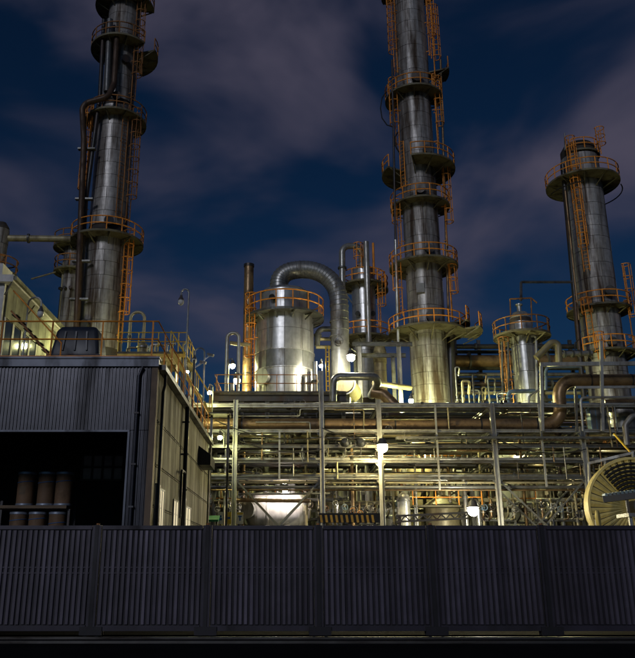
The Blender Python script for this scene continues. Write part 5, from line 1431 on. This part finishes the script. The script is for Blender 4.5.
# fluted dish: radial pleats, each its own petal
np_ = 40
dish = build('dish', MB().lathe([(0.25, -0.52), (RR - 0.02, -0.02)], rc, 48, axis=ax), 'frame_dark', rl)
for k in range(np_):
    a0, a1 = 360 * k / np_, 360 * (k + 1) / np_
    am = (a0 + a1) / 2
    v = [rp(0.3, a0, -0.48), rp(0.3, am, -0.44), rp(0.3, a1, -0.48), rp(RR, a0 + 0.6, 0.02), rp(RR, am, 0.11), rp(RR, a1 - 0.6, 0.02)]
    build('petal', MB().add(v, [(0, 1, 4, 3), (1, 2, 5, 4)]), 'reel_cream', dish)
build('rim', MB().lathe([(RR - 0.02, -0.10), (RR + 0.09, -0.10), (RR + 0.12, 0.02), (RR + 0.09, 0.16), (RR - 0.01, 0.16)], rc, 56, axis=ax), 'reel_cream', rl)
build('back_drum', MB().lathe([(RR + 0.08, -0.10), (RR + 0.02, -0.65), (RR - 0.2, -0.9), (0, -0.92)], rc, 48, axis=ax), 'reel_cream', rl)
for k in range(8):
    rr = 0.75 + k * 0.165
    build('hose_coil', MB().tube([rp(rr, 48 + t * 7.5, -0.32 + 0.28 * rr * 0.62) for t in range(17)], 0.06, 8), 'black_rubber', rl)
build('hub', MB().cyl(rp(0, 0, -0.6), rp(0, 0, 0.5), 0.28, 20).cyl(rp(0, 0, 0.5), rp(0, 0, 0.58), 0.36, 20), 'frame_dark', rl)
fr = MB()
for s in (-1, 1):
    b0 = rc + ax * 0.35 + Vector((s * 1.3, 0, 0)); fr.bar(rc + ax * 0.42, Vector((b0.x, b0.y, 0.02)), 0.12, 0.12)
build('stand', fr, 'frame_light', rl)
ch = thing('cable_chain', 'black toothed cable chain jutting in front of the reel', 'cable chain', P(640, 500, 31))
q0, q1 = P(603, 499.5, 31.4), P(660, 492, 30.6)
build('trough', MB().bar(q0, q1, 0.3, 0.26), 'black_plastic', ch)
for k in range(14):
    f = (k + 0.5) / 14
    p = q0.lerp(q1, f) + Vector((0, -0.02, 0.17))
    build('tooth', MB().box(p.x - 0.05, p.x + 0.05, p.y - 0.16, p.y + 0.14, p.z - 0.06, p.z + 0.05), 'pipe_blue', ch)
build('prop', MB().box(q1.x - 0.1, q1.x, 30.6, 30.7, 0, q1.z - 0.14).box(xat(628, 505, 31) - 0.05, xat(628, 505, 31) + 0.05, 31.0, 31.1, 0, zat(499, 31)), 'frame_dark', ch)
gf = thing('guard_frame', 'pale slanted tube frame above the cream reel', 'frame', P(610, 520, 36.5))
build('post', MB().cyl(P(590, 530, 36.3), P(589, 463.5, 36.3), 0.07, 8), 'frame_light', gf)
build('top_bar', MB().bar(P(588, 463.5, 36.3), P(634, 452.5, 35.4), 0.12, 0.12), 'frame_light', gf)
build('post', MB().cyl(P(633, 470, 35.4), P(633, 453, 35.4), 0.07, 8), 'frame_light', gf)
build('stay', MB().cyl(P(631, 453, 35.5), P(614, 434, 37), 0.05, 6), 'rail_yellow', gf)
build('post', MB().cyl(P(605, 478, 36), P(605, 460, 36), 0.06, 8), 'frame_light', gf)
tbm = thing('work_table', 'pale steel table edge below the cable chain at right', 'table', P(630, 520, 27))
q = P(621, 514, 27)
build('top', MB().box(q.x, q.x + 2.2, 26.4, 27.4, q.z - 0.12, q.z), 'frame_light', tbm)
for x in (q.x + 0.1, q.x + 0.45, q.x + 2.1):
    build('leg', MB().box(x - 0.05, x + 0.05, 26.5, 26.6, 0, q.z - 0.123), 'frame_light', tbm)
sp2 = thing('spare_pulley', 'small cream-edged pulley wheel at the foot of the reel', 'pulley', P(598, 518, 33))
p = P(598, 519, 32.2)
build('wheel', MB().lathe([(0, -0.06), (0.34, -0.06), (0.38, 0), (0.34, 0.06), (0, 0.06)], p, 24, axis=(0.85, -0.5, 0)), 'reel_cream', sp2)
build('fork', MB().box(p.x - 0.06, p.x + 0.06, 32.3, 32.4, 0, p.z), 'frame_dark', sp2)

# =================================================================== LAMPS
lamp(P(351, 357.5, 46.6), 'glaring white deck lamp right of the big tank', 'white', 700, 0.26, pole_to=P(356, 345, 47.5))
lamp(P(232.5, 366, 52.0), 'upper of two star-like lamps left of the tank', 'green', 500, 0.19, pole_to=Vector((xat(229, 360, 52.1), 52.1, DZ)))
lamp(P(237, 381, 51.2), 'lower brighter lamp of the pair left of the tank', 'warm', 550, 0.23, pole_to=Vector((xat(234, 380, 51.4), 51.4, DZ)))
lamp(P(321, 366, 47.0), 'lamp hidden close to the right flank of the big tank', 'white', 420, 0.12, pole_to=Vector((xat(322, 360, 47.2), 47.2, DZ)))
pl = lamp(P(382.5, 447.5, 39.6), 'bright lamp on the pole in front of the rack', 'warm', 700, 0.27)
p = P(382.5, 447.5, 39.6)
build('pole', MB().cyl((p.x, p.y + 0.22, 0), (p.x, p.y + 0.22, p.z - 0.1), 0.05, 10), 'frame_steel', pl)
build('arm', MB().bar((p.x, p.y + 0.22, p.z - 0.15), (p.x, p.y, p.z - 0.17), 0.05, 0.05), 'frame_steel', pl)
lamp(P(473, 510.5, 40.0), 'white floodlight just above the gate at right of centre', 'white', 600, 0.29, pole_to=Vector((xat(478, 505, 40.3), 40.3, 0)))
lamp(P(209.5, 392.5, 40.5), 'small yellow lamp at the far end of the warehouse eave', 'green', 450, 0.12, pole_to=Vector((xat(213, 390, 41), 41, 8)))
lamp(P(220, 437.5, 40.6), 'small greenish lamp between warehouse and rack', 'green', 520, 0.13, pole_to=Vector((xat(224, 430, 41.6), 41.6, TZ['c'])))
lamp(P(553, 407, 45.5), 'tiny lamp behind the bend of the rusty pipe', 'green', 300, 0.09, pole_to=Vector((xat(556, 400, 45.8), 45.8, TZ['a'])))
lamp(P(187, 372, 41.0), 'yellow lamp by the stair behind the warehouse eave', 'warm', 700, 0.10, pole_to=Vector((xat(184, 372, 41.2), 41.2, mz)))
hidden = [(P(285, 491, 44.0), 'lamp under the rack in front of the white vessel', 'pink', 700, 0.12),
          (P(345, 505, 46), 'small pinkish lamp low behind the rack post', 'pink', 240, 0.09),
          (P(258, 461.5, 50.5), 'yard lamp behind the rack near its left post', 'green', 750, 0.11),
          (P(424, 456, 51.0), 'yard lamp behind the rack right of the pole lamp', 'warm', 900, 0.11),
          (P(520, 455, 52.0), 'yard lamp behind the rack below the slim column', 'warm', 1050, 0.10),
          (P(575, 500, 47.0), 'low yard lamp near the right rack post', 'warm', 675, 0.09),
          (P(411, 401, 50.4), 'lamp left of the foot of the centre tower', 'green', 6500, 0.16),
          (P(509, 408, 50.2), 'lamp low at the left foot of the slim column', 'green', 2600, 0.11),
          (P(612, 418, 48.0), 'lamp behind the right portal frame', 'warm', 800, 0.10),
          (P(330, 452, 52.5), 'yard lamp behind the rack under the duct', 'warm', 525, 0.11),
          (P(76, 346, 41.0), 'lamp behind the warehouse roof tank lighting the pale building', 'green', 620, 0.13),
          (P(61, 347, 47.5), 'lamp at the foot of the short yellow-lit column', 'green', 1500, 0.13),
          (P(268, 447, 45.0), 'added fill lamp inside the rack in its left bay', 'green', 260, 0.10),  # added fill lamps, bulbs hidden behind beams, for yellower light in the rack
          (P(352, 462, 45.0), 'added fill lamp inside the rack left of the pole lamp', 'green', 210, 0.10),
          (P(462, 447, 45.0), 'added fill lamp inside the rack in its middle bay', 'green', 260, 0.10),
          (P(540, 462, 45.0), 'added fill lamp inside the rack in its right bay', 'green', 240, 0.10),
          (P(612, 447.5, 44.5), 'added fill lamp inside the rack beyond the last post', 'warm', 210, 0.10),
          (Vector((9.5, 28.0, 2.0)), 'added fill lamp low behind the gate shining on the reel', 'warm', 1100, 0.12)]  # added unseen lamp that brightens the reel
for p, lab, col, s, r_ in hidden:
    lamp(p, lab, col, s, r_, pole_to=p + Vector((0.25, 0.3, 0.9)))
